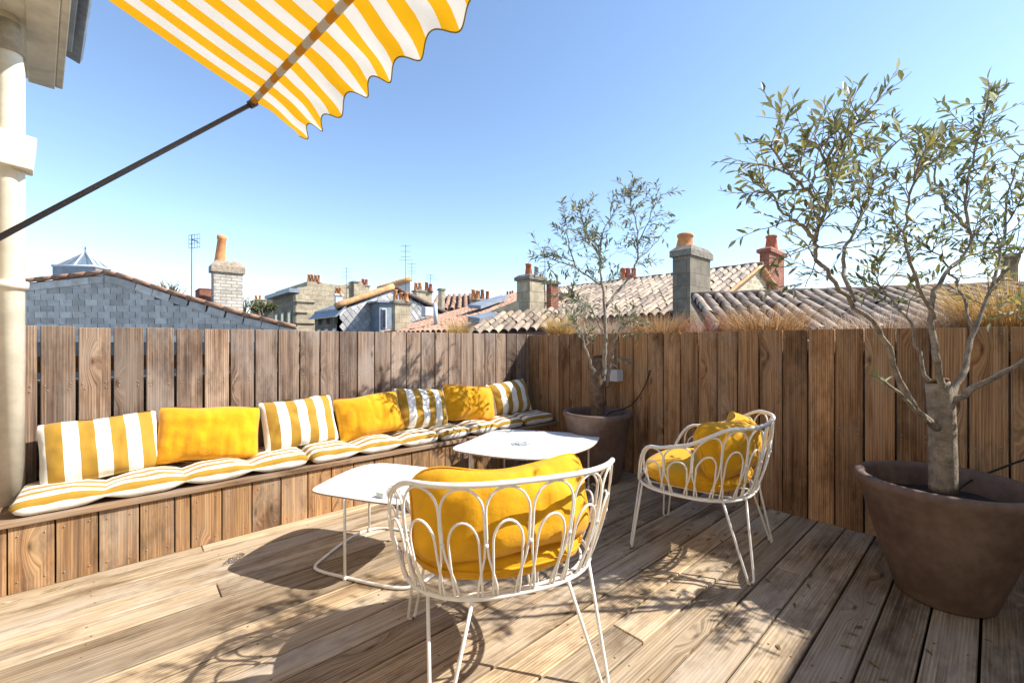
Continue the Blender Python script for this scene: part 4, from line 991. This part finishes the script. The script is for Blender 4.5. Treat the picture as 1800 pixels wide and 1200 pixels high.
chimney('chimney', 'row of four terracotta pots on the townhouse parapet', 543, 25.5, 540, 564, 494, 520, M['stone'], .1, None, [(543, 482, 496, 5.5, M['terracotta'], 0), (548.5, 482, 496, 5.5, M['terracotta'], 0), (554.5, 483, 496, 5.5, M['terracotta'], 0), (560.5, 483, 496, 5.5, M['terracotta'], 0)])
chimney('chimney', 'white rendered chimney with two orange pots at the orange verge', 590, 19.5, 588, 602, 516, 545, M['white_wall'], .08, M['white_wall'], [(592, 505, 517, 6, M['terracotta'], 0), (598, 505, 517, 6, M['terracotta'], 0)])
# --- slate-hung gable on the left
dS = 9.0
hS = empty('slate_gable_house', (*at(250, 600, dS).xy, -7)); tag(hS, 'house with grey slate-hung gable rising behind the weathered fence', 'house')
gl = [(-160, 512), (40, 498), (187, 482), (210, 486), (300, 516), (430, 555), (522, 578)]
top = [at(a_, b2, dS) for a_, b2 in gl]
wpart('gable', top + [Vector((*at(522, 600, dS).xy, -7)), Vector((*at(-160, 600, dS).xy, -7))], (FW - RT * .58) * 4.5, M['slate_back'], hS)
mb = MB()
for p, q in zip(top, top[1:]):
    n_ = max(1, int((q - p).length / .33))
    for i in range(n_):
        a_, b2 = p.lerp(q, i / n_), p.lerp(q, (i + .96) / n_); mb.tube([a_ + Vector((0, 0, .035)) - FW * .05, b2 + Vector((0, 0, .045)) - FW * .05], [.055, .045], 6)
o = mb.build('verge', plain('verge_tiles', (.30, .17, .11), .9, .4, 8), hS); o.matrix_basis = hS.matrix_basis.inverted()
inv = hS.matrix_basis.inverted(); sw, sh = .262, .125
sm = box_mesh(sw * .955, .014, sh * 1.02, .002).copy(); sm.materials.append(M['slate_piece'])
def gz_top(lat):
    for (a_, b_) in zip(gl, gl[1:]):
        l0, l1 = (a_[0] - 900) / FPX * dS, (b_[0] - 900) / FPX * dS
        if l0 <= lat <= l1: return EYE + (600 - (a_[1] + (b_[1] - a_[1]) * (lat - l0) / (l1 - l0))) / FPX * dS
    return -9
zz = 1.25; row = 0; rot = Matrix.Rotation(TH - math.pi / 2, 4, 'Z'); cnt = 0
while zz < 2.7:
    lat = (-60 - 900) / FPX * dS + (sw / 2 if row % 2 else 0)
    while lat < (520 - 900) / FPX * dS:
        if zz + sh * .5 < min(gz_top(lat - sw / 2), gz_top(lat + sw / 2)) - .03:
            p = W(lat, dS - .012, zz)
            s_ = link('slate', sm, None, hS); s_.matrix_basis = inv @ Matrix.Translation(p) @ rot @ Matrix.Rotation(.09 + random.uniform(-.02, .02), 4, 'X') @ Matrix.Rotation(random.uniform(-.012, .012), 4, 'Y'); cnt += 1
        lat += sw
    zz += sh; row += 1
# raking course of slates under the verge
rk = box_mesh(.36, .014, .15, .004).copy(); rk.materials.append(M['slate_piece'])
for p, q in zip(top[1:], top[2:]):
    n_ = max(1, int((q - p).length / .33)); ang = math.atan2(q.z - p.z, (q - p).dot(RT))
    for i in range(n_):
        c_ = p.lerp(q, (i + .5) / n_) - FW * .03 - Vector((0, 0, .10))
        s_ = link('raking_slate', rk, None, hS); s_.matrix_basis = inv @ Matrix.Translation(c_) @ rot @ Matrix.Rotation(-ang + random.uniform(-.04, .04), 4, 'Y')
# glass lantern
hL = empty('roof_lantern', (*at(143, 600, 12).xy, 2.6)); tag(hL, 'pyramid-shaped glass roof lantern with white bars above the slate gable', 'skylight')
ap = at(150, 441, 12.6); cs_ = [at(92, 467, 11.6), at(168, 468, 11.3), at(194, 474, 13.2), at(118, 466, 13.6)]
inv2 = hL.matrix_basis.inverted()
for i in range(4):
    a_, b2 = cs_[i], cs_[(i + 1) % 4]
    pn = link('pane', fix(mesh('pane', [a_, b2, ap, a_ - Vector((0, 0, .02)), b2 - Vector((0, 0, .02)), ap - Vector((0, 0, .02))], [(0, 1, 2), (5, 4, 3), (0, 3, 4, 1), (1, 4, 5, 2), (2, 5, 3, 0)])), M['pane'], hL); pn.matrix_basis = inv2
    br = MB(); br.tube([a_, ap], .035, 6); br.tube([a_, b2], .035, 6); br.tube([a_.lerp(b2, .5), ap], .022, 6); o = br.build('bar', M['white_wall'], hL); o.matrix_basis = inv2
    cw = link('curb', fix(mesh('curb', [a_, b2, b2 - Vector((0, 0, .7)), a_ - Vector((0, 0, .7))], [(0, 1, 2, 3)])), M['lead'], hL); cw.matrix_basis = inv2
br = MB(); br.tube([ap, ap + Vector((0, 0, .12))], .02, 6); o = br.build('finial', M['ridge'], hL); o.matrix_basis = inv2
chimney('brick_chimney', 'pale brick chimney with tall leaning terracotta pot', 375, 11.0, 371, 427, 456, 600, M['brick_white'], .30, plain('crumbling_cap', (.34, .27, .20), .95, .4, 12, bumps=.8), [(386, 408, 460, 16, M['terracotta'], .07)], capover=.05)
chimney('chimney_stub', 'low red brick chimney stub beside the pale brick chimney', 350, 11.6, 343, 372, 505, 560, M['brick_red'], .05, M['brick_red'], capover=.01)
# antennas
def antenna(px, top, bot, d, label, kind):
    p0 = at(px, bot, d); p1 = at(px, top, d); root = empty('antenna', p0); tag(root, label, 'antenna', 'television antennas'); h = p1.z - p0.z; r = max(.012, .7 / FPX * d * .5)
    mb = MB(); mb.tube([(0, 0, 0), (0, 0, h)], r, 6); mb.build('mast', M['arm'], root)
    mb = MB(); rx = RT
    if kind == 'grid':
        for k in range(4): z = h * (.80 + .065 * k); mb.tube([tuple(rx * -.07 + Vector((0, 0, z))), tuple(rx * .2 + Vector((0, 0, z + .03)))], r * .5, 4)
        for k in range(5): q = rx * (-.07 + .0675 * k); mb.tube([tuple(q + Vector((0, 0, h * .80))), tuple(q + Vector((0, 0, h)))], r * .35, 4)
        mb.tube([(0, 0, h * .93), tuple(rx * .16 + Vector((0, 0, h * .90)))], r, 4)
    else:
        for k in range(3): z = h * (.97 - .11 * k); l = .22 * d / 20; mb.tube([tuple(rx * -l + Vector((0, 0, z))), tuple(rx * l + Vector((0, 0, z)))], r * .6, 4)
        mb.tube([tuple(rx * -.3 * d / 20 + Vector((0, 0, h * .68))), tuple(rx * .35 * d / 20 + Vector((0, 0, h * .68)))], r * .6, 4)
    mb.build('elements', M['arm'], root)
antenna(337, 413, 530, 10.6, 'grid antenna on a mast beside the pale brick chimney', 'grid')
antenna(609, 470, 530, 24, 'small antenna over the townhouse roof', 'yagi')
antenna(713, 430, 515, 22, 'tallest antenna mast in the middle of the skyline', 'yagi')
antenna(724, 462, 520, 23, 'shorter antenna mast just right of the tallest one', 'yagi')
antenna(757, 482, 510, 23, 'short antenna above the pale banded chimney', 'yagi')
antenna(958, 432, 545, 12.2, 'antenna mast behind the broad stone chimney', 'yagi')
# air conditioner and vent pipe on the long roof
ac = box('air_conditioner', .42, .3, .36, (*at(752, 548, 17).xy, at(752, 548, 17).z), M['white_wall'], None, .02); tag(ac, 'white air-conditioning unit on the roof by the fish-scale gable', 'air conditioner')
mb = MB(); p = at(766, 570, 14.5); q = at(765, 533, 14.5); mb.tube([p, q], .07, 10); o = mb.build('vent_pipe', M['white_wall']); tag(o, 'white vent pipe standing on the long tiled roof', 'pipe')
# far trees
def far_bush(px, py, d, wpx, hpx, label, seed, bare=False):
    rnd = random.Random(seed); base = at(px, py, d); root = empty('bush' if not bare else 'bare_tree', base); tag(root, label, 'tree' if bare else 'bush')
    w_ = wpx / FPX * d / 2; h = hpx / FPX * d; mb = MB(); tips = []
    for i in range(26):
        a = rnd.random() * 6.283; t = rnd.uniform(.2, 1) ** .7; e_ = Vector((math.cos(a) * w_ * t, math.sin(a) * w_ * t, h * rnd.uniform(.55, 1.0) * (1.1 - .35 * t))); m_ = e_ * .5 + Vector((rnd.gauss(0, .1), rnd.gauss(0, .1), h * .08))
        mb.tube([(0, 0, -.3), tuple(m_), tuple(e_)], [.03, .015, .006], 5); tips.append((m_, e_))
    mb.build('stems', M['bark'], root)
    if not bare:
        lv = []; tn = []
        for i in range(1500):
            m_, e_ = rnd.choice(tips); p = m_.lerp(e_, rnd.uniform(.1, 1.05)) + Vector((rnd.gauss(0, .1), rnd.gauss(0, .1), rnd.gauss(0, .1))) * (w_ * .8)
            lv.append((p, Vector((rnd.gauss(0, 1), rnd.gauss(0, 1), rnd.gauss(0, 1))).normalized(), Vector((rnd.gauss(0, 1), rnd.gauss(0, 1), 1)).normalized(), .12, .06)); q = rnd.uniform(.6, 1.3); tn.append((.13 * q, .14 * q, .05 * q))
        c = link('crown', leafmesh(lv, tn), M['leaf'], root); c['kind'] = 'stuff'
far_bush(462, 556, 22, 48, 28, 'olive-green bush between the pale brick chimney and the townhouse', 4)
far_bush(300, 520, 14, 70, 32, 'bare leafless treetop behind the slate gable', 6, True)
far_bush(430, 545, 20, 40, 34, 'bare treetop just right of the pale brick chimney', 7, True)
chimney('chimney', 'faint far chimney with pots behind the green bush', 452, 32, 440, 470, 525, 570, M['stone'], .1, None, [(450, 517, 526, 5, M['terracotta'], 0), (457, 517, 526, 5, M['terracotta'], 0)])
